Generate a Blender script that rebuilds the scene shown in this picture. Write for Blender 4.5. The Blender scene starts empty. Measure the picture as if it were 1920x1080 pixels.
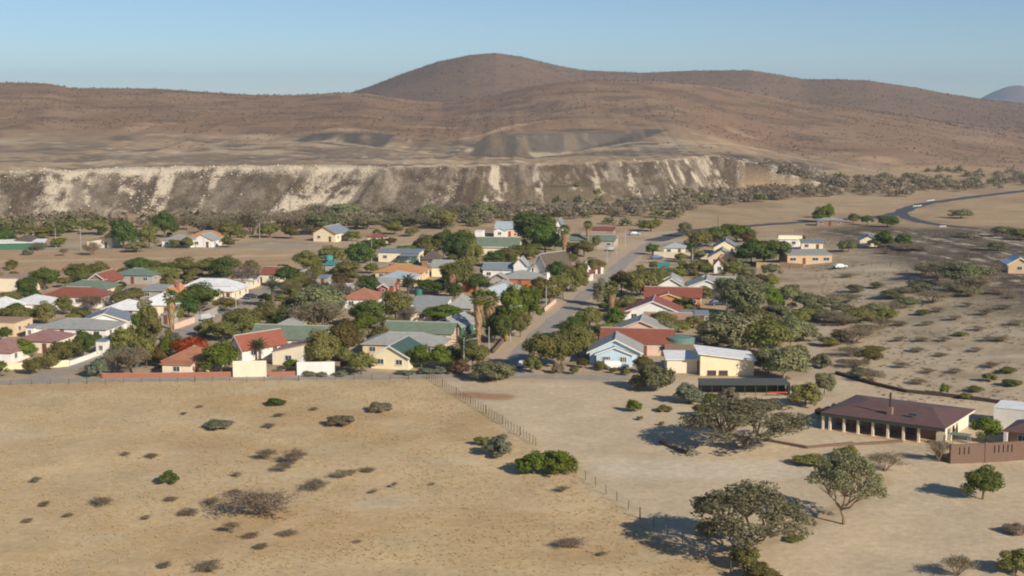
import bpy, math, random
import numpy as np
from mathutils import Vector, Matrix
R = math.radians
random.seed(7); rng = np.random.default_rng(7)
scene = bpy.context.scene
col = scene.collection

# ------------------------------------------------------------------ camera, sky, sun, exposure
CAMZ, FPX = 52.0, 2600.0
PITCH = math.atan(350 / FPX)
cam = bpy.data.cameras.new('camera'); cam_ob = bpy.data.objects.new('camera', cam); col.objects.link(cam_ob)
cam.sensor_width = 36; cam.lens = 36 * FPX / 1920; cam.clip_end = 40000; cam.clip_start = 0.5
cam_ob.location = (0, 0, CAMZ); cam_ob.rotation_euler = (math.pi / 2 - PITCH, 0, 0)
scene.camera = cam_ob

SUN_AZ = math.atan2(0.66, -0.75)       # compass-style: x = sin, y = cos
SUN_EL = R(27)
world = bpy.data.worlds.new('World'); scene.world = world; world.use_nodes = True
wn = world.node_tree
sky = wn.nodes.new('ShaderNodeTexSky'); sky.sky_type = 'NISHITA'; sky.sun_disc = False
sky.sun_elevation = SUN_EL; sky.sun_rotation = SUN_AZ
sky.air_density = 1.0; sky.dust_density = 0.2; sky.ozone_density = 4.0; sky.altitude = 2500
wn.links.new(sky.outputs['Color'], wn.nodes['Background'].inputs['Color'])
wn.nodes['Background'].inputs['Strength'].default_value = 0.08
sl = bpy.data.lights.new('sun', 'SUN'); sl.energy = 4.6; sl.angle = R(0.6); sl.color = (1.0, 0.905, 0.78)
so = bpy.data.objects.new('sun', sl); col.objects.link(so)
tosun = Vector((math.sin(SUN_AZ) * math.cos(SUN_EL), math.cos(SUN_AZ) * math.cos(SUN_EL), math.sin(SUN_EL)))
so.rotation_euler = tosun.to_track_quat('Z', 'Y').to_euler(); so.location = (60, -80, 120)

vs = scene.view_settings
vs.view_transform = 'Standard'; vs.look = 'None'; vs.gamma = 1; vs.exposure = 0.22; vs.use_curve_mapping = False
cy = scene.cycles
cy.use_denoising = True; cy.max_bounces = 7; cy.diffuse_bounces = 5; cy.glossy_bounces = 1; cy.filter_width = 2.0
cy.transmission_bounces = 4; cy.volume_bounces = 0; cy.transparent_max_bounces = 4

# ------------------------------------------------------------------ numeric helpers
def lin(r, g=None, b=None):
    if g is None: r, g, b = r
    f = lambda c: (c / 255 / 12.92) if c / 255 <= 0.04045 else ((c / 255 + 0.055) / 1.055) ** 2.4
    return (f(r), f(g), f(b))
_lat = rng.random((256, 256))
def vnoise(x, y):
    x = np.asarray(x, float); y = np.asarray(y, float)
    xi = np.floor(x).astype(int); yi = np.floor(y).astype(int)
    fx = x - xi; fy = y - yi; fx = fx * fx * (3 - 2 * fx); fy = fy * fy * (3 - 2 * fy)
    a = _lat[xi & 255, yi & 255]; b = _lat[(xi + 1) & 255, yi & 255]
    c = _lat[xi & 255, (yi + 1) & 255]; d = _lat[(xi + 1) & 255, (yi + 1) & 255]
    return (a * (1 - fx) + b * fx) * (1 - fy) + (c * (1 - fx) + d * fx) * fy
def fbm(x, y, o=4):
    s = 0; a = 1; t = 0
    for i in range(o):
        s = s + a * vnoise(x * 2 ** i + 17.3 * i, y * 2 ** i + 9.1 * i); t += a; a *= .5
    return s / t - .5
def sst(a, b, x):
    t = np.clip((np.asarray(x, float) - a) / (b - a), 0, 1); return t * t * (3 - 2 * t)
def pw(px, d): return (px - 960) / FPX * d           # world x of a photograph column at distance d
cp, sp = math.cos(PITCH), math.sin(PITCH)
def ray(u, v):
    a = (u - 960) / FPX; b = (540 - v) / FPX
    return np.array([a, cp + b * sp, -sp + b * cp])

# ------------------------------------------------------------------ the lie of the land
def flat(u, v, z=0.0):
    r = ray(u, v); t = (z - CAMZ) / r[2]; return r[0] * t, r[1] * t
TOE = np.array([flat(*p) for p in [(-500, 418), (-200, 414), (0, 410), (300, 405), (700, 399), (920, 394), (1250, 377), (1480, 346), (1580, 334), (2000, 320)]])
def crest_h(x): return (20.2 + 2.2 * fbm(x / 60, 0 * x + 3.3, 3) + 2.4 * fbm(x / 11, 0 * x + 7.7, 3)) * (1 - sst(112, 212, x))
RA = np.array([(-900, 150), (-300, 149), (0, 155), (100, 157), (140, 165), (300, 166), (480, 178), (560, 178), (640, 174), (690, 175), (760, 186), (830, 191), (900, 184), (1000, 163), (1100, 152), (1220, 152), (1320, 160), (1500, 192), (1700, 218), (1800, 240), (1920, 262), (2300, 280), (3200, 290)], float)
RB = np.array([(-900, 215), (300, 208), (560, 192), (660, 174), (700, 161), (760, 139), (820, 119), (880, 106), (930, 102), (975, 108), (1030, 122), (1090, 133), (1200, 138), (1300, 134), (1400, 133), (1450, 141), (1500, 150), (1560, 150), (1620, 152), (1700, 163), (1780, 178), (1850, 188), (1920, 195), (2100, 204), (3200, 215)], float)
DA, DB = 1500.0, 2400.0
RAx = (RA[:, 0] - 960) / FPX * DA; RAz = CAMZ + (190 - RA[:, 1]) / FPX * DA
RBx = (RB[:, 0] - 960) / FPX * DB; RBz = CAMZ + (190 - RB[:, 1]) / FPX * DB
def seg_inside(poly):
    P = np.array(poly, float)
    def sd(x, y):
        x = np.asarray(x, float); y = np.asarray(y, float)
        ins = np.zeros(x.shape, bool); dist = np.full(x.shape, 1e9)
        n = len(P)
        for i in range(n):
            x0, y0 = P[i]; x1, y1 = P[(i + 1) % n]
            dx, dy = x1 - x0, y1 - y0
            t = np.clip(((x - x0) * dx + (y - y0) * dy) / (dx * dx + dy * dy + 1e-9), 0, 1)
            dist = np.minimum(dist, np.hypot(x - x0 - t * dx, y - y0 - t * dy))
            c = ((y0 > y) != (y1 > y)) & (x < (x1 - x0) * (y - y0) / (y1 - y0 + 1e-12) + x0)
            ins ^= c
        return np.where(ins, dist, -dist)
    return sd
m1 = [flat(840, 286, 22), flat(1000, 288, 22), flat(1130, 279, 22), flat(1265, 266, 23), (120, 1060), (-20, 960)]
m2 = [flat(550, 271, 23), flat(640, 273, 23), flat(712, 275, 23), (-85, 1010), (-145, 1010)]
m3 = [flat(895, 392), flat(1000, 391), flat(1110, 388), flat(1190, 380), (62, 790), (-20, 770)]
SD1, SD2, SD3 = seg_inside(m1), seg_inside(m2), seg_inside(m3)
def GUL(x, y):
    sl_ = x + .5 * (y - 650) * np.sin(x / 55.0)               # fans lean left and right
    return 7.0 * fbm(sl_ / 7, y / 140 + 5, 3) + 6 * np.abs(fbm(sl_ / 17 + 31, y / 200, 2)) + 6 * fbm(x / 40, y / 90, 2)
def H(x, y):
    x = np.asarray(x, float); y = np.asarray(y, float)
    toe = np.interp(x, TOE[:, 0], TOE[:, 1])
    gul = GUL(x, y)
    ch = crest_h(x)
    d = (y - toe + gul) * 0.70
    dump = np.clip(d, 0, ch)
    over = sst(ch * .98, ch * 1.25, d)                       # rubble heaps along the rim
    dump = dump + over * (1.2 * fbm(x / 5, y / 5, 3) + 1.4 * np.exp(-((d - ch - 3) / 4) ** 2) * (.6 + fbm(x / 14, y / 30)))* (1 - sst(112, 190, x))
    m3h = np.clip((SD3(x, y) + 2 * fbm(x / 8, y / 8)) * .7, 0, 9.5)
    z = np.maximum(dump, m3h)
    base = ch * .98
    # hill A
    x2 = x * DA / np.maximum(y, 700)
    zA = np.interp(x2, RAx, RAz)
    start = 830 + 60 * fbm(x / 160, 4 + 0 * x, 2)
    t = np.clip((y - start) / (DA - start), 0, 1)
    back = np.exp(-(np.maximum(y - DA, 0) / 330) ** 2)
    rough = 9 * fbm(x / 210, y / 210, 5) * np.minimum(t * 3, 1) * (1 - .8 * np.exp(-((y - DA) / 120) ** 2))
    hA = base + (zA - base) * (0.40 * t + .60 * t * t * (3 - 2 * t)) + rough
    hA = np.where(y > DA, 25 + (zA - 25 + rough) * back, hA)
    hA = np.where(y < start, 0, hA)
    x3 = x * DB / np.maximum(y, 1500)
    zB = np.interp(x3, RBx, RBz) + 1.5 * fbm(x / 60, y / 60, 3)
    hB = (zB - 12) * np.exp(-((y - DB) / 520) ** 2) + 12 + 8 * fbm(x / 260, y / 260, 4) * sst(1500, 1700, y) * (1 - np.exp(-((y - DB) / 200) ** 2))
    hB = np.where(y < 1500, 0, hB)
    z = np.maximum(z, np.maximum(hA, hB * sst(1500, 1650, y)))
    for sdf, top in ((SD1, 31.5), (SD2, 29.5)):
        s_ = sdf(x, y); wb = fbm(x / 12, y / 12)
        z = np.maximum(z, np.where(s_ > 0, np.minimum(18.5 + (s_ + 3 * wb) * .62, top + 1.2 * wb), 0))
    z = np.where(y > 3300, np.minimum(z, 20), z)
    # low stony rise on the right, and the camera's own hill
    z = z + 4.0 * sst(66, 130, x) * sst(236, 300, y) * (1 - sst(380, 640, y)) * (1 + .35 * fbm(x / 30, y / 30))
    z = z + .5 * fbm(x / 14, y / 14, 3) * (1 - sst(225, 250, y)) * sst(90, 130, y)
    rr = np.hypot(x, y)
    z = z + 49.5 * np.maximum(0, 1 - rr / 98) ** 1.1
    return z
def G(u, v):
    x, y = flat(u, v)
    if y < 0 or y > 12000: x, y = pw(u, 1400), 1400
    r = ray(u, v)
    if v > 412: z = float(H(x, y))
    else: z = 0
    if v <= 412:                                        # march outwards until the ray meets the land
        ts = np.arange(500, 3000, 2.0); xs = r[0] * ts; ys = r[1] * ts; zs = CAMZ + r[2] * ts
        hit = np.nonzero(zs <= H(xs, ys))[0]
        if len(hit): i = hit[0]; return Vector((xs[i], ys[i], float(H(xs[i], ys[i]))))
    for _ in range(6):
        t = (z - CAMZ) / r[2]; x, y = r[0] * t, r[1] * t; z = .5 * z + .5 * float(H(x, y))
    return Vector((x, y, float(H(x, y))))
def S(p): return FPX / (p[1] * cp - (p[2] - CAMZ) * sp)       # photograph pixels per metre at a point

# ------------------------------------------------------------------ object helpers
def tag(o, label=None, cat=None, group=None, kind=None):
    if label: o['label'] = label
    if cat: o['category'] = cat
    if group: o['group'] = group
    if kind: o['kind'] = kind
    return o
def empty(name, loc, rz=0.0, sc=None):
    o = bpy.data.objects.new(name, None); col.objects.link(o)
    o.empty_display_size = .3; o.location = loc; o.rotation_euler = (0, 0, rz)
    if sc: o.scale = sc
    return o
def link(name, me, parent=None, loc=None, rz=0.0, mat=None):
    o = bpy.data.objects.new(name, me); col.objects.link(o)
    if parent: o.parent = parent
    if loc is not None: o.location = loc
    if rz: o.rotation_euler = (0, 0, rz)
    if mat:
        if not me.materials: me.materials.append(mat)
        o.material_slots[0].link = 'OBJECT'; o.material_slots[0].material = mat
    return o
class MB:
    def __init__(s): s.v = []; s.f = []
    def add(s, vs, fs):
        n = len(s.v); s.v += [tuple(v) for v in vs]; s.f += [tuple(i + n for i in f) for f in fs]; return s
    def box(s, x0, x1, y0, y1, z0, z1):
        return s.add([(x0, y0, z0), (x1, y0, z0), (x1, y1, z0), (x0, y1, z0), (x0, y0, z1), (x1, y0, z1), (x1, y1, z1), (x0, y1, z1)],
                     [(3, 2, 1, 0), (4, 5, 6, 7), (0, 1, 5, 4), (1, 2, 6, 5), (2, 3, 7, 6), (3, 0, 4, 7)])
    def poly_slab(s, top, th):
        n = len(top); b = [(x, y, z - th) for x, y, z in top]
        return s.add(list(top) + b, [tuple(range(n)), tuple(range(2 * n - 1, n - 1, -1))] + [(i, i + n, (i + 1) % n + n, (i + 1) % n) for i in range(n)])
    def tube(s, pts, rad, n=6, cap=True):
        pts = [Vector(p) for p in pts]; rings = []
        for i, p in enumerate(pts):
            d = (pts[min(i + 1, len(pts) - 1)] - pts[max(i - 1, 0)]).normalized()
            a = d.orthogonal().normalized(); b = d.cross(a)
            rings.append([p + (a * math.cos(2 * math.pi * k / n) + b * math.sin(2 * math.pi * k / n)) * rad[i] for k in range(n)])
        vs = [v for r in rings for v in r]; fs = []
        for i in range(len(pts) - 1):
            for k in range(n):
                fs.append((i * n + k, i * n + (k + 1) % n, (i + 1) * n + (k + 1) % n, (i + 1) * n + k))
        if cap: fs += [tuple(range(n - 1, -1, -1)), tuple((len(pts) - 1) * n + k for k in range(n))]
        return s.add(vs, fs)
    def mesh(s, name, smooth=False):
        me = bpy.data.meshes.new(name); me.from_pydata(s.v, [], s.f); me.update()
        if smooth: me.polygons.foreach_set('use_smooth', [True] * len(me.polygons))
        return me
    def build(s, name, mat, parent=None, loc=None, rz=0.0, smooth=False):
        me = s.mesh(name, smooth); me.materials.append(mat)
        o = bpy.data.objects.new(name, me); col.objects.link(o)
        if parent: o.parent = parent
        if loc is not None: o.location = loc
        o.rotation_euler = (0, 0, rz); return o
def np_mesh(name, V, F, mat=None, smooth=False):
    """V (n,3), F (m,k) with constant k"""
    me = bpy.data.meshes.new(name); k = F.shape[1]
    me.vertices.add(len(V)); me.vertices.foreach_set('co', np.ascontiguousarray(V, np.float32).ravel())
    me.loops.add(F.size); me.loops.foreach_set('vertex_index', np.ascontiguousarray(F, np.int32).ravel())
    me.polygons.add(len(F)); me.polygons.foreach_set('loop_start', np.arange(0, F.size, k, dtype=np.int32))
    me.polygons.foreach_set('loop_total', np.full(len(F), k, np.int32))
    if smooth: me.polygons.foreach_set('use_smooth', np.ones(len(F), bool))
    me.update(calc_edges=True)
    if mat: me.materials.append(mat)
    return me

# ------------------------------------------------------------------ materials
def new_mat(name):
    m = bpy.data.materials.new(name); m.use_nodes = True
    return m, m.node_tree, m.node_tree.nodes['Principled BSDF']
MATS = {}
def surf(name, rgb, rough=.85, var=.18, scale=1.2, bump=.0, bscale=20, wave=0, spec=.3, stain=.0):
    if name in MATS: return MATS[name]
    m, nt, b = new_mat(name); c = lin(rgb)
    tc = nt.nodes.new('ShaderNodeTexCoord')
    n = nt.nodes.new('ShaderNodeTexNoise'); n.inputs['Scale'].default_value = scale; n.inputs['Detail'].default_value = 5; n.inputs['Roughness'].default_value = .65
    nt.links.new(tc.outputs['Object'], n.inputs['Vector'])
    r = nt.nodes.new('ShaderNodeValToRGB'); r.color_ramp.elements[0].position = .25; r.color_ramp.elements[1].position = .75
    r.color_ramp.elements[0].color = tuple(x * (1 - var) for x in c) + (1,)
    r.color_ramp.elements[1].color = tuple(min(1, x * (1 + var)) for x in c) + (1,)
    nt.links.new(n.outputs['Fac'], r.inputs['Fac']); out = r.outputs['Color']
    if stain:
        n2 = nt.nodes.new('ShaderNodeTexNoise'); n2.inputs['Scale'].default_value = .45; n2.inputs['Detail'].default_value = 7; n2.inputs['Roughness'].default_value = .7
        mp = nt.nodes.new('ShaderNodeMapping'); mp.inputs['Scale'].default_value = (1.6, 1.6, .5)
        nt.links.new(tc.outputs['Object'], mp.inputs['Vector']); nt.links.new(mp.outputs['Vector'], n2.inputs['Vector'])
        r2 = nt.nodes.new('ShaderNodeValToRGB'); r2.color_ramp.elements[0].position = .5; r2.color_ramp.elements[1].position = .72
        r2.color_ramp.elements[0].color = (0, 0, 0, 1); r2.color_ramp.elements[1].color = (stain,) * 3 + (1,)
        mx = nt.nodes.new('ShaderNodeMix'); mx.data_type = 'RGBA'
        nt.links.new(n2.outputs['Fac'], r2.inputs['Fac']); nt.links.new(r2.outputs['Color'], mx.inputs['Factor'])
        nt.links.new(out, mx.inputs['A']); mx.inputs['B'].default_value = (c[0] * .45 + .05, c[1] * .42 + .035, c[2] * .4 + .02, 1); out = mx.outputs['Result']
    nt.links.new(out, b.inputs['Base Color'])
    b.inputs['Roughness'].default_value = rough; b.inputs['Specular IOR Level'].default_value = spec
    if wave or bump:
        bp = nt.nodes.new('ShaderNodeBump'); bp.inputs['Strength'].default_value = bump or .5; bp.inputs['Distance'].default_value = .03
        if wave:
            w = nt.nodes.new('ShaderNodeTexWave'); w.inputs['Scale'].default_value = wave; w.bands_direction = 'X'
            nt.links.new(tc.outputs['Object'], w.inputs['Vector']); nt.links.new(w.outputs['Fac'], bp.inputs['Height'])
        else:
            n3 = nt.nodes.new('ShaderNodeTexNoise'); n3.inputs['Scale'].default_value = bscale; n3.inputs['Detail'].default_value = 4
            nt.links.new(tc.outputs['Object'], n3.inputs['Vector']); nt.links.new(n3.outputs['Fac'], bp.inputs['Height'])
        nt.links.new(bp.outputs['Normal'], b.inputs['Normal'])
    MATS[name] = m; return m
def leaf(name, rgb, rgb2=None, trans=.46, vary=True):
    if name in MATS: return MATS[name]
    m, nt, b = new_mat(name); c = lin(rgb); c2 = lin(rgb2) if rgb2 else tuple(x * .6 for x in c)
    g = nt.nodes.new('ShaderNodeNewGeometry'); oi = nt.nodes.new('ShaderNodeObjectInfo')
    mx = nt.nodes.new('ShaderNodeMix'); mx.data_type = 'RGBA'
    mx.inputs['A'].default_value = c2 + (1,); mx.inputs['B'].default_value = c + (1,)
    nt.links.new(g.outputs['Random Per Island'], mx.inputs['Factor'])
    hs = nt.nodes.new('ShaderNodeHueSaturation')
    mr = nt.nodes.new('ShaderNodeMapRange'); mr.inputs['To Min'].default_value = .8 if vary else 1; mr.inputs['To Max'].default_value = 1.22 if vary else 1
    nt.links.new(oi.outputs['Random'], mr.inputs['Value']); nt.links.new(mr.outputs['Result'], hs.inputs['Value'])
    m2 = nt.nodes.new('ShaderNodeMath'); m2.operation = 'MULTIPLY'; m2.inputs[1].default_value = 7.31
    m3 = nt.nodes.new('ShaderNodeMath'); m3.operation = 'FRACT'
    mh = nt.nodes.new('ShaderNodeMapRange'); mh.inputs['To Min'].default_value = .482 if vary else .5; mh.inputs['To Max'].default_value = .52 if vary else .5
    nt.links.new(oi.outputs['Random'], m2.inputs[0]); nt.links.new(m2.outputs[0], m3.inputs[0]); nt.links.new(m3.outputs[0], mh.inputs['Value'])
    nt.links.new(mh.outputs['Result'], hs.inputs['Hue'])
    nt.links.new(mx.outputs['Result'], hs.inputs['Color'])
    df = nt.nodes.new('ShaderNodeBsdfDiffuse'); tr = nt.nodes.new('ShaderNodeBsdfTranslucent'); ms = nt.nodes.new('ShaderNodeMixShader'); ms.inputs[0].default_value = trans
    nt.links.new(hs.outputs['Color'], df.inputs['Color']); nt.links.new(hs.outputs['Color'], tr.inputs['Color'])
    nt.links.new(df.outputs[0], ms.inputs[1]); nt.links.new(tr.outputs[0], ms.inputs[2])
    nt.links.new(ms.outputs[0], nt.nodes['Material Output'].inputs['Surface']); nt.nodes.remove(b)
    MATS[name] = m; return m
LEAF = dict(
    D=leaf('foliage_dark_green', (122, 134, 70), (84, 98, 50)), O=leaf('foliage_olive', (160, 154, 92), (118, 116, 66)),
    B=leaf('foliage_bright_green', (144, 156, 68), (102, 118, 50)), A=leaf('foliage_grey_green', (166, 164, 120), (126, 126, 90)),
    Y=leaf('foliage_dry_brown', (172, 158, 130), (136, 124, 101)), S=leaf('foliage_silver_green', (164, 166, 136), (124, 128, 102)),
    RED=leaf('blossom_red', (190, 66, 48), (132, 58, 40)), PUR=leaf('blossom_magenta', (164, 66, 134), (104, 72, 78)),
    BR=leaf('foliage_reddish_brown', (138, 112, 72), (100, 90, 52)), PK=leaf('blossom_dusky_pink', (160, 104, 96), (108, 98, 64)))
BARK = surf('bark', (112, 94, 76), .95, .25, 3, .4, 12)
BARKG = surf('pale_bark', (146, 128, 106), .95, .25, 3, .4, 12)
GLASS = surf('window_glass', (62, 70, 78), .15, .25, .4, spec=.6)
FRAMEW = surf('window_frame_white', (214, 208, 196), .6, .05)
FRAMEB = surf('window_frame_brown', (122, 74, 52), .7, .12)
WHITE = surf('white_paint', (226, 222, 212), .7, .06, 1.5, stain=.15)
POLE = surf('galvanised_pole', (170, 170, 168), .5, .08, 2, spec=.5)
POST = surf('weathered_post', (86, 74, 62), .9, .2, 4)
RIDGE = surf('ridge_flashing', (176, 172, 164), .5, .15)
BRICK = surf('brown_brick', (118, 95, 80), .9, .22, 5, .35, 9)
def wallm(k):
    c = dict(cream=(232, 219, 190), yellow=(236, 222, 184), white=(232, 228, 218), pink=(222, 190, 168), blue=(190, 214, 226), tan=(206, 176, 138),
             orange=(200, 140, 98), peach=(224, 196, 156), grey=(170, 164, 154), brown=(150, 122, 104), brick=(164, 110, 88), stone=(140, 116, 98), redb=(150, 78, 60), dorange=(186, 108, 70), teal=(60, 140, 130), dgreen=(70, 110, 86))[k]
    return surf('wall_' + k, c, .9, .07, .8, .15, 14, stain=.18)
def roofm(k):
    c = dict(grey=(166, 165, 158), pale=(226, 226, 222), white=(240, 239, 234), green=(120, 134, 112), dgreen=(74, 96, 86), red=(150, 88, 68), terra=(176, 122, 92), mauve=(158, 118, 110),
             orange=(200, 144, 96), brown=(112, 84, 76), thatch=(98, 86, 74), blueg=(134, 144, 150), bluepale=(176, 188, 192), tan=(178, 146, 122), dark=(84, 84, 84), teal=(78, 150, 146), greeng=(120, 136, 122))[k]
    return surf('roof_' + k, c, .55 if k != 'thatch' else .95, .17, .7, .5, wave=2.2 if k not in ('thatch', 'terra', 'brown') else 0, spec=.35, stain=.15 if k in ('white', 'pale', 'bluepale') else .45)

# ------------------------------------------------------------------ ground sheet
def axis(*spans):
    out = []
    for a, b, st in spans: out += list(np.arange(a, b, st))
    return np.array(out)
xr = axis((0, 112, 1.0), (112, 270, 1.8), (270, 560, 6), (560, 1300, 14), (1300, 3000, 100), (3000, 9001, 500))
xs = np.concatenate([-xr[:0:-1], xr])
ys = axis((-1200, 0, 80), (0, 140, 6), (140, 285, 1.0), (285, 620, 2.0), (620, 935, 1.5), (935, 1700, 5), (1700, 3400, 14), (3400, 9001, 400))
X, Y = np.meshgrid(xs, ys); Z = H(X.ravel(), Y.ravel()).reshape(X.shape)
nx, ny = len(xs), len(ys)
idx = np.arange(nx * ny).reshape(ny, nx)
F = np.stack([idx[:-1, :-1], idx[:-1, 1:], idx[1:, 1:], idx[1:, :-1]], -1).reshape(-1, 4)
gm = np_mesh('ground', np.stack([X, Y, Z], -1).reshape(-1, 3), F, smooth=True)
fx, fy, fz = X.ravel(), Y.ravel(), Z.ravel()
toe = np.interp(fx, TOE[:, 0], TOE[:, 1])
def A3(c): return np.array(lin(c))[None, :]
def mixc(c, k, m): return c * (1 - m[:, None]) + A3(k) * m[:, None]
n1 = fbm(fx / 30, fy / 30, 5); n2 = fbm(fx / 7 + 40, fy / 7, 4); n3 = fbm(fx / 90 + 9, fy / 90, 4)
C = np.repeat(A3((204, 183, 150)), len(fx), 0)                                     # bare pale soil
FENCE = [G(805, 710), G(1005, 836), G(1090, 893), G(1200, 972), G(1370, 1075), G(1500, 1200)]
field = seg_inside([tuple(G(-900, 730)[:2]), tuple(G(-300, 722)[:2]), tuple(G(300, 717)[:2])] + [tuple(p[:2]) for p in FENCE] + [(60, 90), (-160, 90)])
fm = sst(-2.5, 2.5, field(fx, fy) + 5 * n2)
C = mixc(C, (203, 178, 137), fm)
C = mixc(C, (207, 181, 138), fm * sst(.02, .22, n1) * .6)
C = mixc(C, (188, 157, 113), fm * sst(.02, .2, fbm(fx / 22 + 70, fy / 12, 4)) * .6)
C = mixc(C, (206, 190, 160), fm * sst(.2, .28, fbm(fx / 16 + 30, fy / 7 + 11, 3)) * .4)
town = sst(252, 262, fy) * (1 - sst(470, 560, fy)) * (1 - sst(50, 75, fx - (fy - 260) * .25))
C = mixc(C, (176, 154, 126), town * .7); C = mixc(C, (146, 132, 104), town * sst(0, .2, n2) * .6)
scrub = sst(62, 85, fx - np.maximum(fy - 260, 0) * .16) * sst(232, 250, fy) * (1 - sst(430, 520, fy))
C = mixc(C, (180, 162, 134), scrub * .9); C = mixc(C, (146, 133, 108), scrub * sst(.0, .2, n2) * .5); C = mixc(C, (192, 176, 148), scrub * sst(.0, .2, -n2) * .5)
fld2 = sst(380, 400, fy) * (1 - sst(470, 500, fy)) * (1 - sst(-80, -50, fx)); C = mixc(C, (186, 152, 112), fld2 * .7)
farflat = sst(480, 560, fy); C = mixc(C, (174, 146, 110), farflat * .8); C = mixc(C, (140, 122, 94), farflat * sst(.0, .2, n1) * .45); C = mixc(C, (190, 166, 130), farflat * sst(.02, .2, fbm(fx / 18 + 3, fy / 40, 4)) * .6)
def path(pts, w, colr, k=.8, soft=.6):
    global C
    P = np.array([tuple(G(*p)[:2]) for p in pts]); d = np.full(len(fx), 1e9)
    for i in range(len(P) - 1):
        a, b = P[i], P[i + 1]; e = b - a
        t = np.clip(((fx - a[0]) * e[0] + (fy - a[1]) * e[1]) / (e @ e), 0, 1)
        d = np.minimum(d, np.hypot(fx - a[0] - t * e[0], fy - a[1] - t * e[1]))
    C = mixc(C, colr, (1 - sst(w * (1 - soft), w, d + 1.6 * n2)) * k)
path([(838, 752), (820, 800), (740, 880), (560, 975), (400, 1050), (330, 1100)], 2.2, (206, 178, 138))
path([(1090, 900), (1200, 960), (1400, 1010), (1650, 980), (1800, 900)], 3.0, (204, 184, 152), .5)
path([(1240, 1080), (1480, 1000), (1600, 940), (1660, 900)], 2.0, (178, 150, 110), .5)
path([(1180, 880), (1350, 880), (1500, 880)], 7, (214, 200, 174), .7)
path([(880, 740), (940, 745)], 3.5, (168, 128, 88), .8)
path([(1545, 740), (1520, 670), (1540, 620), (1580, 575), (1640, 545)], 3.2, (190, 174, 148), .9)
path([(1640, 690), (1760, 672), (1960, 668)], 2.2, (190, 174, 150), .7)
path([(1480, 512), (1600, 507), (1740, 508)], 3.0, (196, 180, 152), .8)
path([(-60, 492), (300, 484), (600, 477)], 4.0, (196, 176, 144), .8)
path([(600, 458), (500, 452), (440, 462)], 5.0, (160, 146, 124), .7)
# hills, dumps
pl = sst(.5, 3, fz) * sst(600, 640, fy)
slv = fx + .5 * (fy - 650) * np.sin(fx / 55.0); streak = fbm(slv / 6, (fy - toe) / 60 + 3, 4)
mask = sst(.02, .14, streak) * sst(-.3, .05, n3 + .5 * fbm(fx / 45, fy * 0 + 2, 2))
gulv = GUL(fx, fy); ddv = fy - toe + gulv; wv = np.maximum(crest_h(fx) / .7, 1)
face = sst(-1, 2, ddv) * (1 - sst(wv - .5, wv + 2, ddv)) * (crest_h(fx) > .6)
face = np.maximum(face, sst(105, 130, fx) * (1 - sst(202, 212, fx)) * sst(.3, 1.2, fz) * (1 - np.clip((fy - toe - 60) / 50, 0, 1)))
dumpc = np.repeat(A3((96, 84, 70)), len(fx), 0)
dumpc = mixc(dumpc, (90, 76, 61), sst(-.05, .15, fbm(fx / 16 + 5, (fy - toe) / 80, 3)))
dumpc = mixc(dumpc, (128, 116, 100), sst(.05, .25, fbm(fx / 11 + 25, (fy - toe) / 70, 3)))
brk = fbm(fx / 2.6 + 3, fy / 3.2, 4) + .55 * fbm(fx / 9, (fy - toe) / 9 + 8, 3)
rub = np.clip(mask * .6 + .22, 0, 1) * sst(-.35, .15, brk) * face
dumpc = mixc(dumpc, (124, 112, 96), sst(.0, .22, brk) * .7); dumpc = mixc(dumpc, (84, 73, 60), sst(.02, .2, -brk) * .6)
tap = face * sst(105, 130, fx); plat = sst(wv - .5, wv + 2, ddv) * pl * (1 - tap)
hill = np.repeat(A3((146, 118, 92)), len(fx), 0)
hill = mixc(hill, (156, 130, 103), sst(-.05, .2, n3)); hill = mixc(hill, (118, 100, 82), sst(.0, .2, n1) * .7)
hill = mixc(hill, (124, 102, 82), sst(1600, 1900, fy) * .65)
hill = mixc(hill, (190, 160, 126), sst(.15, .24, fbm(fx / 45 + 7, fy / 45, 4)) * (1 - sst(1000, 1200, fy)) * .7)
platc = mixc(np.repeat(A3((170, 146, 116)), len(fx), 0), (122, 108, 92), sst(0, .2, n1))
rim = 0 * fx
bnd = fbm(fx / 48 + 13, (fy + .22 * fx + 90 * n1) / 26, 4); platc = mixc(platc, (112, 103, 91), sst(.03, .13, bnd) * .55); platc = mixc(platc, (204, 186, 156), sst(.07, .18, -bnd) * .45)
platc = mixc(platc, (220, 208, 184), np.clip(rim + sst(.16, .26, n2) * .5, 0, 1) * .85)
hm = sst(900, 1040, fy + 160 * n3)
C2 = C * (1 - face[:, None]) + dumpc * face[:, None]
C2 = C2 * (1 - plat[:, None]) + (platc * (1 - hm[:, None]) + hill * hm[:, None]) * plat[:, None]
rightfar = hm * sst(150, 215, fx) * (1 - plat) * (1 - face); C2 = mixc(C2, (164, 138, 108), rightfar * .6)
C2 = C2 * (1 - (hm * sst(1000, 1150, fy))[:, None]) + hill * (hm * sst(1000, 1150, fy))[:, None]
ms1 = sst(-3, 1, SD1(fx, fy)) * (1 - sst(32, 33, fz)); ms2 = sst(-3, 1, SD2(fx, fy)) * (1 - sst(30, 31, fz))
grey = mixc(np.repeat(A3((104, 96, 86)), len(fx), 0), (126, 112, 95), sst(.0, .15, fbm(fx / 9, fy / 80, 3)))
mm = np.clip(ms1 * (1 - .7 * sst(20, 26, SD1(fx, fy))) + ms2, 0, 1); C2 = C2 * (1 - mm[:, None]) + grey * mm[:, None]
ms3 = sst(0, 3, SD3(fx, fy)) * (1 - sst(9.8, 11, fz)); C2 = mixc(C2, (100, 87, 69), ms3 * .9)
C = C2
path([(1000, 292), (1180, 268), (1320, 268), (1440, 282), (1560, 305), (1700, 330)], 3.5, (196, 176, 146), .55)
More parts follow.
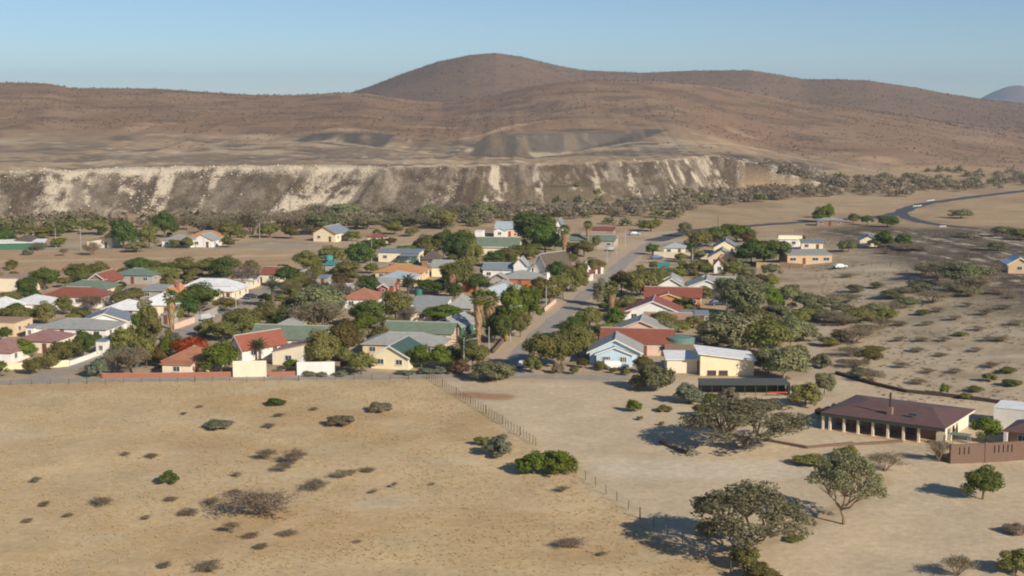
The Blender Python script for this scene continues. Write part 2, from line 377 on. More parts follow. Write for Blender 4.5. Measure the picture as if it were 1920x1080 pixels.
path([(480, 268), (620, 266), (760, 284), (880, 285)], 3.5, (204, 186, 156), .6)
path([(860, 262), (960, 236), (1030, 226)], 5, (196, 164, 130), .6)
rim2 = np.clip(np.exp(-((ddv - wv - 5) / 7) ** 2) * (1 - sst(-110, -40, fx)) * 1.5 + np.exp(-((ddv - wv - 3) / 4) ** 2) * .35, 0, 1) * (crest_h(fx) > 6) * sst(-.3, .1, n2)
rk_ = gm.attributes.new('rock', 'FLOAT', 'POINT'); rk_.data.foreach_set('value', np.clip(face + .35 * plat * (fy < 1000), 0, 1).astype(np.float32))
ra_ = gm.attributes.new('rubble', 'FLOAT', 'POINT'); ra_.data.foreach_set('value', np.clip(rub + rim2 * .8, 0, 1).astype(np.float32))
at = gm.attributes.new('soil', 'FLOAT_COLOR', 'POINT')
at.data.foreach_set('color', np.concatenate([C, np.ones((len(C), 1))], 1).astype(np.float32).ravel())
m, nt, b = new_mat('soil'); a = nt.nodes.new('ShaderNodeAttribute'); a.attribute_name = 'soil'
tc = nt.nodes.new('ShaderNodeTexCoord')
def nz(scale, det=6, ro=.7):
    n = nt.nodes.new('ShaderNodeTexNoise'); n.inputs['Scale'].default_value = scale; n.inputs['Detail'].default_value = det; n.inputs['Roughness'].default_value = ro
    nt.links.new(tc.outputs['Object'], n.inputs['Vector']); return n
na = nz(.9); nb = nz(.08, 8, .75)
def rng_node(n, lo, hi):
    r = nt.nodes.new('ShaderNodeMapRange'); r.inputs['From Min'].default_value = .3; r.inputs['From Max'].default_value = .7
    r.inputs['To Min'].default_value = lo; r.inputs['To Max'].default_value = hi; nt.links.new(n.outputs['Fac'], r.inputs['Value']); return r
ra, rb = rng_node(na, .84, 1.14), rng_node(nb, .82, 1.16)
mu = nt.nodes.new('ShaderNodeMath'); mu.operation = 'MULTIPLY'; nt.links.new(ra.outputs[0], mu.inputs[0]); nt.links.new(rb.outputs[0], mu.inputs[1])
vm = nt.nodes.new('ShaderNodeVectorMath'); vm.operation = 'SCALE'
nt.links.new(a.outputs['Color'], vm.inputs[0]); nt.links.new(mu.outputs[0], vm.inputs['Scale'])
ar = nt.nodes.new('ShaderNodeAttribute'); ar.attribute_name = 'rubble'
nr = nz(1.5, 6, .85); sb = nt.nodes.new('ShaderNodeMapRange'); sb.inputs['From Min'].default_value = -.05; sb.inputs['From Max'].default_value = .07
ad = nt.nodes.new('ShaderNodeMath'); ad.operation = 'MULTIPLY_ADD'; ad.inputs[1].default_value = .30; nt.links.new(ar.outputs['Fac'], ad.inputs[0])
su = nt.nodes.new('ShaderNodeMath'); su.operation = 'ADD'; su.inputs[1].default_value = -.66; nt.links.new(nr.outputs['Fac'], su.inputs[0]); nt.links.new(su.outputs[0], ad.inputs[2])
nt.links.new(ad.outputs[0], sb.inputs['Value'])
ak = nt.nodes.new('ShaderNodeAttribute'); ak.attribute_name = 'rock'
n5 = nz(.9, 8, .85); r5 = rng_node(n5, .5, 1.55); mk5 = nt.nodes.new('ShaderNodeMix'); mk5.data_type = 'FLOAT'; mk5.inputs['A'].default_value = 1.0
nt.links.new(ak.outputs['Fac'], mk5.inputs['Factor']); nt.links.new(r5.outputs[0], mk5.inputs['B'])
vm5 = nt.nodes.new('ShaderNodeVectorMath'); vm5.operation = 'SCALE'; nt.links.new(vm.outputs[0], vm5.inputs[0]); nt.links.new(mk5.outputs['Result'], vm5.inputs['Scale']); vm = vm5
mr_ = nt.nodes.new('ShaderNodeMix'); mr_.data_type = 'RGBA'; mr_.inputs['B'].default_value = lin(196, 182, 158) + (1,)
nt.links.new(sb.outputs['Result'], mr_.inputs['Factor']); nt.links.new(vm.outputs[0], mr_.inputs['A'])
nt.links.new(mr_.outputs['Result'], b.inputs['Base Color']); b.inputs['Roughness'].default_value = .95; b.inputs['Specular IOR Level'].default_value = .1
bp = nt.nodes.new('ShaderNodeBump'); bp.inputs['Strength'].default_value = .4; bp.inputs['Distance'].default_value = .2
nt.links.new(na.outputs['Fac'], bp.inputs['Height']); nt.links.new(bp.outputs['Normal'], b.inputs['Normal'])
gm.materials.append(m)
go = bpy.data.objects.new('ground', gm); col.objects.link(go); tag(go, 'dry ochre plain rising to brown hills and mine dumps', 'ground', kind='structure')

# distant blue mountain
mb = []; nX, nY = 60, 24
mx0, mx1, my = pw(1800, 8000), pw(2060, 8000), 8000
mprof = np.array([(1800, 197), (1840, 184), (1862, 172), (1885, 162), (1900, 160), (1920, 166), (1950, 172), (1990, 178), (2060, 197)], float)
gx = np.linspace(mx0, mx1, nX); V = []
for j in range(nY):
    tt = j / (nY - 1)
    for i in range(nX):
        hz = CAMZ + (190 - np.interp(gx[i], (mprof[:, 0] - 960) / FPX * 8000, mprof[:, 1])) / FPX * 8000
        V.append((gx[i], my + (tt - .5) * 900, 10 + (hz - 10) * math.sin(math.pi * tt) ** 1.1 + 14 * float(fbm(gx[i] / 120, tt * 8, 4)) * math.sin(math.pi * tt)))
ii = np.arange(nX * nY).reshape(nY, nX)
mo = bpy.data.objects.new('distant_mountain', np_mesh('distant_mountain', np.array(V), np.stack([ii[:-1, :-1], ii[:-1, 1:], ii[1:, 1:], ii[1:, :-1]], -1).reshape(-1, 4), surf('mountain_rock', (140, 108, 88), .95, .2, .01), True))
col.objects.link(mo); tag(mo, 'far blue mountain beyond the brown hills', 'mountain', kind='structure')

# ------------------------------------------------------------------ roads
def ribbon(name, pts, w, mat, dz=.03, label=None, step=3.0):
    P = [G(*p) if len(p) == 2 else Vector(p) for p in pts]
    Q = [P[0]]
    for a, b in zip(P, P[1:]):
        n = max(1, int((b - a).length / step))
        for k in range(1, n + 1): Q.append(a.lerp(b, k / n))
    for _ in range(6): Q = [Q[0]] + [(Q[i - 1] + Q[i] * 2 + Q[i + 1]) / 4 for i in range(1, len(Q) - 1)] + [Q[-1]]
    m = MB(); vs = []; nc = 5
    for i, q in enumerate(Q):
        d = (Q[min(i + 1, len(Q) - 1)] - Q[max(0, i - 1)]); d.z = 0; d.normalize(); s = Vector((d.y, -d.x, 0))
        ww = w * (1 + .10 * math.sin(i * .9) + .08 * random.uniform(-1, 1))
        for c in range(nc):
            p = q + s * ww * (c / (nc - 1) - .5); vs.append((p.x, p.y, float(H(p.x, p.y)) + dz))
    fs = [(i * nc + c, i * nc + c + 1, (i + 1) * nc + c + 1, (i + 1) * nc + c) for i in range(len(Q) - 1) for c in range(nc - 1)]
    m.add(vs, fs); o = m.build(name, mat); tag(o, label, 'road', kind='structure'); return o
ASPH = surf('worn_asphalt', (164, 154, 140), .9, .2, .5, .3, 30, stain=.2)
TAR = surf('dark_tar', (84, 84, 88), .8, .12, .6, .2, 30)
VERGE = surf('sandy_verge', (190, 168, 138), .95, .14, .7, .3, 12)
ribbon('road_verge', [(960, 712), (955, 690), (985, 640), (1045, 590), (1110, 535), (1175, 480), (1212, 452)], 11.5, VERGE, .02, 'sandy verge of the main street')
ribbon('road', [(950, 706), (965, 680), (1010, 628), (1068, 580), (1125, 530), (1182, 482), (1222, 455), (1250, 445)], 4.8, ASPH, .045, 'worn grey main street between the gardens')
ribbon('road', [(-250, 727), (0, 717), (200, 711), (480, 708), (870, 704), (1010, 706), (1180, 708)], 4.4, ASPH, .03, 'worn road along the edge of the field')
ribbon('road', [(60, 714), (120, 696), (180, 672), (230, 650), (262, 620)], 5, ASPH, .045, 'side street beside the white garage')
ribbon('road', [(325, 640), (350, 612), (400, 590), (470, 556), (540, 525), (600, 503)], 5.5, ASPH, .03, 'side street along the pink boundary wall')
ribbon('road', [(1225, 452), (1300, 432), (1400, 424), (1500, 417), (1590, 411), (1660, 406), (1690, 399), (1700, 392), (1735, 382), (1830, 369), (1990, 350)], 7.5, TAR, .05, 'dark tar road leading up to the bend')
ribbon('road', [(1688, 400), (1700, 408), (1730, 417), (1770, 423), (1830, 428)], 6, TAR, .07, 'tar road branch curving round the bend')
ribbon('road', [(-80, 468), (200, 466), (420, 464), (600, 462)], 4.5, ASPH, .03, 'thin road along the far houses')
ribbon('road_apron', [(1150, 441), (1200, 440), (1260, 437), (1300, 436)], 16, VERGE, .025, 'sandy apron at the top junction')

# ------------------------------------------------------------------ houses
LAND = []        # (short, position, radius)
_wm = {}
def win_meshes(w, h):
    k = (round(w, 1), round(h, 1))
    if k not in _wm:
        w, h = k; f = MB(); t = .09
        f.box(-w / 2, w / 2, -.07, 0, 0, t); f.box(-w / 2, w / 2, -.07, 0, h - t, h)
        f.box(-w / 2, -w / 2 + t, -.07, 0, t, h - t); f.box(w / 2 - t, w / 2, -.07, 0, t, h - t); f.box(-.03, .03, -.06, 0, t, h - t)
        f.box(-w / 2 - .08, w / 2 + .08, -.14, 0, -.08, -.002)
        g = MB().box(-w / 2 + t, w / 2 - t, -.025, .0, t, h - t)
        _wm[k] = (f.mesh('window_frame'), g.mesh('pane'))
    return _wm[k]
def window(parent, x, y, z, w=1.4, h=1.15, rz=0.0, fm=None, name='window'):
    a, b = win_meshes(w, h)
    o = link(name, a, parent, (x, y, z), rz, fm or FRAMEW); link('pane', b, o, None, 0, GLASS); return o
_dm = {}
def door(parent, x, y, rz=0.0, m=None, w=.95, h=2.05, hd=True):
    k = (w, h)
    if k not in _dm:
        d = MB().box(-w / 2, w / 2, -.06, 0, 0.02, h)
        for i in range(2): d.box(-w / 2 + .12, w / 2 - .12, -.075, -.06, .2 + i * h * .48, h * .42 + i * h * .5)
        _dm[k] = (d.mesh('door'), MB().box(w / 2 - .16, w / 2 - .08, -.14, -.06, h * .48, h * .52).mesh('handle'))
    o = link('door', _dm[k][0], parent, (x, y, 0), rz, m or FRAMEB)
    if hd: link('handle', _dm[k][1], o, None, 0, POLE)
    return o
def block(root, x0, x1, y0, y1, h, roof, rise, wall, rf, ov=.45, wins=True, barge=None, winw=1.4, doorx=None, z0=0.0, fmw=None):
    w = MB(); cx, cy_ = (x0 + x1) / 2, (y0 + y1) / 2
    ts = .14
    B = [(x0, y0), (x1, y0), (x1, y1), (x0, y1)]
    if roof == 'gy':
        pr = [(x0, -.3 + z0), (x1, -.3 + z0), (x1, h), (cx, h + rise - .03), (x0, h)]
        w.add([(x, y0, z) for x, z in pr] + [(x, y1, z) for x, z in pr], [(0, 1, 2, 3, 4), (9, 8, 7, 6, 5)] + [(i + 5, (i + 1) % 5 + 5, (i + 1) % 5, i) for i in range(5)])
    elif roof == 'gx':
        pr = [(y0, -.3 + z0), (y1, -.3 + z0), (y1, h), (cy_, h + rise - .03), (y0, h)]
        w.add([(x0, y, z) for y, z in pr] + [(x1, y, z) for y, z in pr], [(4, 3, 2, 1, 0), (5, 6, 7, 8, 9)] + [(i, (i + 1) % 5, (i + 1) % 5 + 5, i + 5) for i in range(5)])
    else:
        zt = {'mono_r': (h + rise, h, h, h + rise), 'mono_l': (h, h + rise, h + rise, h), 'mono_f': (h, h, h + rise, h + rise), 'mono_b': (h + rise, h + rise, h, h)}.get(roof, (h,) * 4)
        zt = [z - .02 for z in zt]
        w.add([(x, y, -.3 + z0) for x, y in B] + [(x, y, z) for (x, y), z in zip(B, zt)], [(3, 2, 1, 0), (4, 5, 6, 7), (0, 1, 5, 4), (1, 2, 6, 5), (2, 3, 7, 6), (3, 0, 4, 7)])
    w.build('wall', wall, root)
    r = MB(); a0, a1, b0, b1 = x0 - ov, x1 + ov, y0 - ov, y1 + ov
    if roof == 'gy':
        k = rise / ((x1 - x0) / 2); ze = h - ov * k + ts; zr = h + rise + ts
        pr = [(a0, ze), (cx, zr), (a1, ze), (a1, ze - ts), (cx, zr - ts), (a0, ze - ts)]
        r.add([(x, b0, z) for x, z in pr] + [(x, b1, z) for x, z in pr], [(5, 4, 1, 0), (4, 3, 2, 1), (6, 7, 10, 11), (7, 8, 9, 10)] + [(i, (i + 1) % 6, (i + 1) % 6 + 6, i + 6) for i in range(6)])
    elif roof == 'gx':
        k = rise / ((y1 - y0) / 2); ze = h - ov * k + ts; zr = h + rise + ts
        pr = [(b0, ze), (cy_, zr), (b1, ze), (b1, ze - ts), (cy_, zr - ts), (b0, ze - ts)]
        r.add([(a0, y, z) for y, z in pr] + [(a1, y, z) for y, z in pr], [(0, 1, 4, 5), (1, 2, 3, 4), (11, 10, 7, 6), (10, 9, 8, 7)] + [(i + 6, (i + 1) % 6 + 6, (i + 1) % 6, i) for i in range(6)])
    elif roof == 'hip':
        hw = min(a1 - a0, b1 - b0) / 2; ze = h + .02; zr = h + rise + .02
        if a1 - a0 >= b1 - b0: p, q = (a0 + hw * .95, (b0 + b1) / 2), (a1 - hw * .95, (b0 + b1) / 2)
        else: p, q = ((a0 + a1) / 2, b0 + hw * .95), ((a0 + a1) / 2, b1 - hw * .95)
        vs = [(a0, b0, ze - ts), (a1, b0, ze - ts), (a1, b1, ze - ts), (a0, b1, ze - ts), (a0, b0, ze), (a1, b0, ze), (a1, b1, ze), (a0, b1, ze), (*p, zr), (*q, zr)]
        fs = [(3, 2, 1, 0), (0, 1, 5, 4), (1, 2, 6, 5), (2, 3, 7, 6), (3, 0, 4, 7)]
        fs += [(4, 5, 9, 8), (5, 6, 9), (6, 7, 8, 9), (7, 4, 8)] if a1 - a0 >= b1 - b0 else [(4, 5, 8), (5, 6, 9, 8), (6, 7, 9), (7, 4, 8, 9)]
        r.add(vs, fs)
    else:
        kx = rise / max(.1, x1 - x0); ky = rise / max(.1, y1 - y0)
        def zz(x, y): return h + ts + {'mono_r': (x1 - x) * kx, 'mono_l': (x - x0) * kx, 'mono_f': (y - y0) * ky, 'mono_b': (y1 - y) * ky}.get(roof, .05)
        r.poly_slab([(x, y, zz(x, y)) for x, y in ((a0, b0), (a1, b0), (a1, b1), (a0, b1))], ts)
    ro = r.build('roof', rf, root)
    if roof in ('gx', 'gy', 'hip'):
        zt = h + rise + (ts if roof != 'hip' else .02)
        if roof == 'gx': e0, e1 = (a0, cy_, zt), (a1, cy_, zt)
        elif roof == 'gy': e0, e1 = (cx, b0, zt), (cx, b1, zt)
        else: e0, e1 = (*p, zt), (*q, zt)
        if (Vector(e0) - Vector(e1)).length > .4: MB().tube([e0, e1], [.13, .13], 6).build('ridge_cap', RIDGE, ro)
    if barge and roof == 'gy':
        k = rise / ((x1 - x0) / 2); ze = h - ov * k + ts; zr = h + rise + ts
        for s in (0, 1):
            xa, xb = (a0, cx) if s == 0 else (cx, a1); za, zb = (ze, zr) if s == 0 else (zr, ze)
            mbb = MB(); pr = [(xa, za - .26), (xb, zb - .26), (xb, zb + .03), (xa, za + .03)]
            mbb.add([(x, b0 - .05, z) for x, z in pr] + [(x, b0 - .004, z) for x, z in pr], [(0, 1, 2, 3), (7, 6, 5, 4), (0, 4, 5, 1), (1, 5, 6, 2), (2, 6, 7, 3), (3, 7, 4, 0)])
            mbb.build('barge_board', barge, ro)
    elif barge:
        zf = h + ts - .02
        MB().box(a0 + .01, a1 - .01, b0 - .05, b0 - .003, zf - .24, zf + .0).build('fascia', barge, ro)
    if wins:
        L = x1 - x0; n = max(1, int(L / 3.4)); zw = z0 + (h - z0) * .36
        for i in range(n):
            xx = x0 + L * (i + .5) / n
            if doorx is not None and i == doorx: door(root, xx, y0 - .003); continue
            window(root, xx, y0 - .003, zw, min(winw, L * .4), 1.1, 0, fmw)
        D = y1 - y0; n = max(1, int(D / 4.0))
        for i in range(n): window(root, x1 + .003, y0 + D * (i + .5) / n, zw, min(1.2, D * .35), 1.1, math.pi / 2, fmw)
    return ro
def base_from_eave(ye, h): return 190 + (ye - 190) / (1 - h / CAMZ)
def house(short, label, x0, x1, yr, ye, roof, wall, rf, depth=9.0, h=2.7, yaw=-9, ov=.45, barge=None, rise=None, doorx=1, extra=(), wins=True, chimney=False, tank=False, name='house', cat='house', winw=1.4, fmw=None):
    yb = base_from_eave(ye, h); p = G((x0 + x1) / 2, yb); s = S(p)
    L = (x1 - x0) / s - 2 * ov
    L = max(L, 2.2)
    if rise is None:
        front = 0 if roof == 'gy' else depth / 2
        dpx = (yb - 190) - FPX * CAMZ / (FPX * CAMZ / (yb - 190) + front)
        rise = min(2.6 if roof != 'gy' else 3.4, max(.55, ((ye - yr) - dpx) / s))
    root = empty(name, p, R(yaw)); tag(root, label, cat)
    ro = block(root, -L / 2, L / 2, 0, depth, h, roof, rise, wallm(wall), roofm(rf), ov, wins, barge, doorx=doorx, winw=winw, fmw=fmw)
    for e in extra:                               # (x0f, x1f, y0, y1, h, roof, rise, wall, roofcol[, barge])
        block(root, e[0] * L, e[1] * L, e[2], e[3], e[4], e[5], e[6], wallm(e[7]), roofm(e[8]), .35, len(e) < 11, e[9] if len(e) > 9 else None)
    if chimney:
        c = MB().box(L * .22, L * .22 + .7, depth * .35, depth * .35 + .7, h, h + rise + .9); c.box(L * .22 - .08, L * .22 + .78, depth * .35 - .08, depth * .35 + .78, h + rise + .9, h + rise + 1.05)
        c.build('chimney', wallm('brick'), ro)
    LAND.append((short, Vector((p.x, p.y + depth / 2, p.z)), max(L, depth) / 2))
    return root, L
W_ = WHITE
for (sx0, sx1, sy, w_, r_, lb) in [(548, 566, 598, 'grey', 'dark', 'small grey shed behind the green-roofed hall'), (640, 662, 538, 'white', 'pale', 'white lean-to shed beside the terracotta hip house'), (718, 742, 565, 'cream', 'grey', 'cream shed between the dry tree and the date palm'), (866, 890, 533, 'dorange', 'grey', 'orange shed behind the skirted fan palm'),
        (594, 616, 521, 'grey', 'blueg', 'blue-grey shed below the turquoise tank'), (300, 322, 590, 'grey', 'grey', 'grey shed behind the pink boundary wall'), (226, 250, 546, 'white', 'grey', 'white shed beside the low grey flat house'), (420, 436, 548, 'cream', 'tan', 'cream shed beside the silver double hip house'), (744, 764, 488, 'grey', 'dark', 'dark shed in front of the flat carport building'),
        (1302, 1330, 590, 'grey', 'blueg', 'blue-grey shed behind the red-gabled white house'), (1322, 1346, 640, 'dgreen', 'dark', 'green shed beyond the round reservoir'), (820, 842, 532, 'white', 'grey', 'white shed behind the upright green tank'), (1232, 1256, 498, 'teal', 'teal', 'low teal pool shelter inside the white boundary wall'), (1115, 1132, 500, 'white', 'red', 'white kiosk with a red roof by the street top')]:
    house(lb.split(' ')[0] + ' shed' if False else ' '.join(lb.split(' ')[:2]) + ('' if 'shed' in ' '.join(lb.split(' ')[:2]) else ' shed'), lb, sx0, sx1, sy - 4, sy, 'mono_f', w_, r_, 4, 2.2, rise=.4, ov=.2, wins=True, doorx=0, name='garden_shed', cat='shed', yaw=random.uniform(-14, -4))
# --- front row
house('terracotta verandah house', 'terracotta hip-roofed house with a verandah behind the low orange wall', 300, 398, 647, 677, 'hip', 'cream', 'terra', 9, 2.4,
      extra=[(-.42, .2, -2.2, -.05, 2.15, 'mono_f', .35, 'cream', 'terra')], chimney=False)
house('white gable with red roof', 'white gabled house with a bright red roof behind the garage', 420, 466, 629, 651, 'gy', 'white', 'red', 11, 2.7, barge=W_, yaw=-42)
house('cream lean-to house', 'cream house with a sloping parapet and tan roof', 508, 574, 640, 660, 'mono_l', 'cream', 'tan', 8, 2.6, rise=1.6, ov=.2)
house('yellow gabled house', 'pale yellow gabled house with a dark green roof', 690, 772, 648, 668, 'gy', 'yellow', 'dgreen', 11, 2.5, barge=W_, doorx=None, yaw=-14)
house('long grey hip house', 'long low grey hip-roofed house behind the yellow gable', 674, 832, 622, 646, 'hip', 'peach', 'grey', 9, 2.5)
house('pink walled green roof', 'pink-walled house with a long dull green roof', 714, 852, 603, 623, 'gx', 'pink', 'green', 8, 2.5)
house('green roofed hall', 'wide green-roofed house with a white gable end', 464, 610, 609, 634, 'gx', 'white', 'green', 8, 2.6, extra=[(.25, .42, -2.0, -.05, 2.1, 'mono_f', .4, 'white', 'red')])
house('small grey shed', 'small grey hip-roofed house behind the green-roofed hall', 520, 566, 592, 607, 'hip', 'cream', 'grey', 6, 2.4)
house('terracotta hip house', 'white house under a steep terracotta hip roof', 638, 712, 539, 560, 'hip', 'white', 'terra', 9, 2.7)
house('red walled grey house', 'grey-roofed house with a red wall and white gablet', 698, 740, 520, 534, 'gx', 'redb', 'grey', 8, 2.7, extra=[(-.2, .3, -1.5, -.05, 2.3, 'gy', .8, 'redb', 'grey', W_)])
house('orange tiled house', 'long orange tiled roof over a peach house', 700, 795, 494, 510, 'hip', 'peach', 'orange', 10, 2.5)
house('pale grey hip house', 'pale grey hip-roofed house below the orange tiles', 708, 778, 507, 521, 'hip', 'cream', 'bluepale', 9, 2.5)
house('dark red house', 'small cream house with a dark red roof', 488, 529, 500, 513, 'gx', 'cream', 'red', 7, 2.6)
house('silver double hip house', 'cream house under two silvery hip roofs', 330, 450, 521, 542, 'hip', 'cream', 'pale', 9, 2.5, extra=[(.0, .5, -2.5, -.02, 2.5, 'hip', 1.0, 'cream', 'pale')])
house('small silver house', 'small house with a pale silver roof among trees', 440, 474, 508, 524, 'hip', 'cream', 'pale', 8, 2.6)
house('grey-green roofed house', 'low grey-green roof showing above the trees', 207, 290, 502, 515, 'hip', 'grey', 'greeng', 9, 2.6)
house('twin gable house', 'brown-walled twin gables with white trim and red roof', 158, 206, 513, 527, 'gy', 'brown', 'red', 10, 2.8, barge=W_, extra=[(.1, .9, -3, -.05, 2.3, 'gy', 1.0, 'brown', 'red', W_)])
house('sprawling green roof', 'sprawling dull green hip roof beside the twin gables', 106, 205, 524, 540, 'hip', 'cream', 'green', 9, 2.5)
house('long red hip house', 'long white house under a brick red hip roof', 74, 193, 537, 555, 'hip', 'white', 'red', 9, 2.6, extra=[(.38, .55, -2.5, -.05, 2.2, 'mono_f', .4, 'white', 'red')])
house('whitish roofed house', 'house with whitish corrugated roofs and white walls', 15, 92, 551, 569, 'hip', 'white', 'pale', 9, 2.5)
house('edge silver house', 'silver-roofed house behind the olive garden trees', -40, 20, 556, 578, 'hip', 'white', 'pale', 9, 2.5)
house('flat cream workshop', 'flat-topped blank cream workshop near the open strip', -20, 60, 519, 522, 'flat', 'cream', 'tan', 9, 3.6, wins=False, ov=.1, name='workshop', cat='workshop')
house('white roofed bungalow', 'bungalow with a broad white hip roof', 188, 268, 560, 580, 'hip', 'cream', 'white', 9, 2.4)
house('tall white hip house', 'cream house under a tall white hip roof', 254, 334, 546, 571, 'hip', 'cream', 'white', 10, 2.6)
house('skewed grey gable house', 'skewed blue-grey gabled house with cream barge boards', 152, 240, 577, 602, 'gy', 'white', 'blueg', 10, 2.3, barge=wallm('cream'), yaw=8, rise=1.7)
house('long flat grey house', 'long low grey-roofed house with white walls', 60, 206, 596, 615, 'hip', 'white', 'grey', 10, 2.4, extra=[(-.62, -.5, -1, 3, 2.5, 'flat', .1, 'white', 'grey')])
house('apricot flat house', 'apricot flat-roofed house at the street edge', -40, 32, 603, 605, 'flat', 'peach', 'tan', 8, 3.0, ov=.1)
house('mauve roofed house', 'cream house with a mauve hip roof', 24, 108, 616, 638, 'hip', 'cream', 'mauve', 9, 2.6, chimney=False)
house('pinkish lean roof house', 'house with a faded pink roof beside the mauve one', -45, 27, 632, 659, 'hip', 'white', 'mauve', 8, 2.4)
house('white garage with doors', 'white double garage at the corner of the side street', 180, 200, 636, 640, 'flat', 'white', 'blueg', 7, 2.9, wins=True, ov=.15, name='garage', cat='garage')
house('low grey flat house', 'low flat grey-roofed house beside an orange gable', 258, 322, 534, 545, 'mono_f', 'grey', 'grey', 8, 2.4, rise=.5)
house('orange gable cottage', 'orange gabled cottage with a small chimney', 300, 334, 539, 552, 'gy', 'orange', 'orange', 8, 2.3, chimney=True)
# --- beyond the open strip
house('thatched grey roof', 'steep dark grey roof behind the long white shed', 18, 62, 434, 455, 'hip', 'cream', 'thatch', 9, 2.3)
house('long white shed', 'long white-roofed shed with green side', -60, 82, 449, 456, 'mono_f', 'dgreen', 'white', 6, 2.4, rise=.6, wins=False, name='shed', cat='shed', yaw=12)
house('cream lean shed', 'cream shed with a slanting roof line beside a dark tree', 160, 214, 445, 452, 'mono_l', 'cream', 'tan', 7, 2.4, rise=1.4)
house('white walled grey house', 'white house with a grey hip roof near the thin road', 300, 362, 440, 450, 'hip', 'white', 'grey', 9, 2.6)
house('grey gablet house', 'small white gabled house with grey roof beside the orange one', 356, 402, 440, 450, 'gy', 'white', 'grey', 9, 2.6)
house('small orange roof', 'little white house with an orange roof', 352, 416, 432, 443, 'hip', 'white', 'orange', 8, 2.5)
house('yellow lone gable', 'lone yellow gabled house with red edging and slate roof', 583, 634, 425, 437, 'gy', 'yellow', 'blueg', 12, 3.2, barge=wallm('dorange'), yaw=-20)
house('small red roof pavilion', 'small cream pavilion with red roof and pillars', 687, 716, 437, 444, 'hip', 'cream', 'red', 6, 2.2, extra=[(.75, 1.0, 0, 3, 2.2, 'flat', .1, 'cream', 'red')])
house('flat carport building', 'flat grey-roofed building with cream wall and carport', 706, 788, 469, 473, 'mono_f', 'cream', 'blueg', 8, 3.2, rise=.3, extra=[(.1, .5, -3, -.1, 2.4, 'mono_f', .3, 'dgreen', 'blueg')])
house('dark thatch lapa', 'dark thatched lapa beside the trees', 788, 824, 466, 486, 'hip', 'brown', 'thatch', 7, 2.2)
house('cream two-level house', 'cream house with stepped roof beside the lapa', 806, 854, 488, 500, 'gx', 'yellow', 'grey', 8, 3.0)
house('teal roofed shed', 'small shed with a bright teal roof', 607, 628, 487, 496, 'mono_f', 'grey', 'teal', 4, 2.6, rise=.5, wins=False, name='shed', cat='shed')
house('long green hall', 'large green-roofed hall with cream fascia and window strip', 884, 974, 443, 463, 'gx', 'cream', 'green', 12, 4.2, barge=wallm('cream'), extra=[(.2, .56, -5, -.05, 2.6, 'mono_r', 1.2, 'yellow', 'tan')], winw=2.2, yaw=-6)
house('peach house on rise', 'peach house with pale grey roofs on the far rise', 926, 985, 416, 428, 'gx', 'pink', 'bluepale', 9, 3.2, extra=[(-.5, -.1, -3, -.1, 2.5, 'gy', 1.0, 'white', 'bluepale')])
house('far white gable', 'tall narrow white gable behind the big dark tree', 1039, 1056, 411, 424, 'gy', 'white', 'blueg', 8, 4.0)
house('long green shop', 'long green-roofed shop with a dark verandah', 1066, 1154, 440, 450, 'gx', 'grey', 'green', 8, 3.0, extra=[(-.5, .5, 8.3, 16, 3.9, 'hip', .9, 'tan', 'tan')])
house('red roofed far shop', 'dark shop front with a thin red roof at the street top', 1108, 1152, 426, 431, 'mono_f', 'brown', 'red', 8, 2.8, rise=.4)
house('long grey school roof', 'long grey-roofed building with white wall beside the church', 902, 996, 493, 505, 'gx', 'white', 'blueg', 8, 3.0)
house('white curved gable', 'bright white gable poking above the grey roofs', 960, 990, 484, 497, 'gy', 'white', 'grey', 6, 4.4, wins=False, rise=2.0)
root, L = house('white church', 'tall white church gable with a steep dark roof', 994, 1032, 474, 502, 'gy', 'white', 'thatch', 12, 3.3, yaw=-38, rise=4.0, barge=W_, name='church', cat='church', winw=.8)
house('orange walled hip house', 'grey hip-roofed house with bright orange walls', 935, 1014, 506, 522, 'hip', 'dorange', 'grey', 10, 2.5, extra=[(-.75, -.3, -3, 2, 2.5, 'gy', 1.4, 'grey', 'grey', FRAMEB)])
house('big grey hip house', 'large grey hip-roofed house with white walls below the orange-walled one', 906, 968, 524, 545, 'hip', 'white', 'grey', 10, 2.5)
house('grey gable cottage', 'small cottage with a grey gabled roof and pink wall', 893, 942, 540, 556, 'gy', 'pink', 'bluepale', 9, 2.4, barge=W_, yaw=-25)
house('grey hip by palms', 'grey hip-roofed house behind the skirted palms', 833, 886, 551, 577, 'hip', 'grey', 'grey', 9, 2.4)
house('flat light grey house', 'flat light grey roof over white walls', 766, 838, 560, 569, 'mono_f', 'white', 'grey', 8, 2.4, rise=.6)
house('low grey annexe', 'low grey annexe with a cream front', 766, 815, 574, 584, 'mono_f', 'cream', 'grey', 7, 2.4, rise=.7)
house('grey-green gable house', 'grey gabled roof with white barge over green walls', 800, 872, 588, 610, 'gy', 'dgreen', 'grey', 9, 2.3, barge=W_, yaw=-25, rise=1.6)
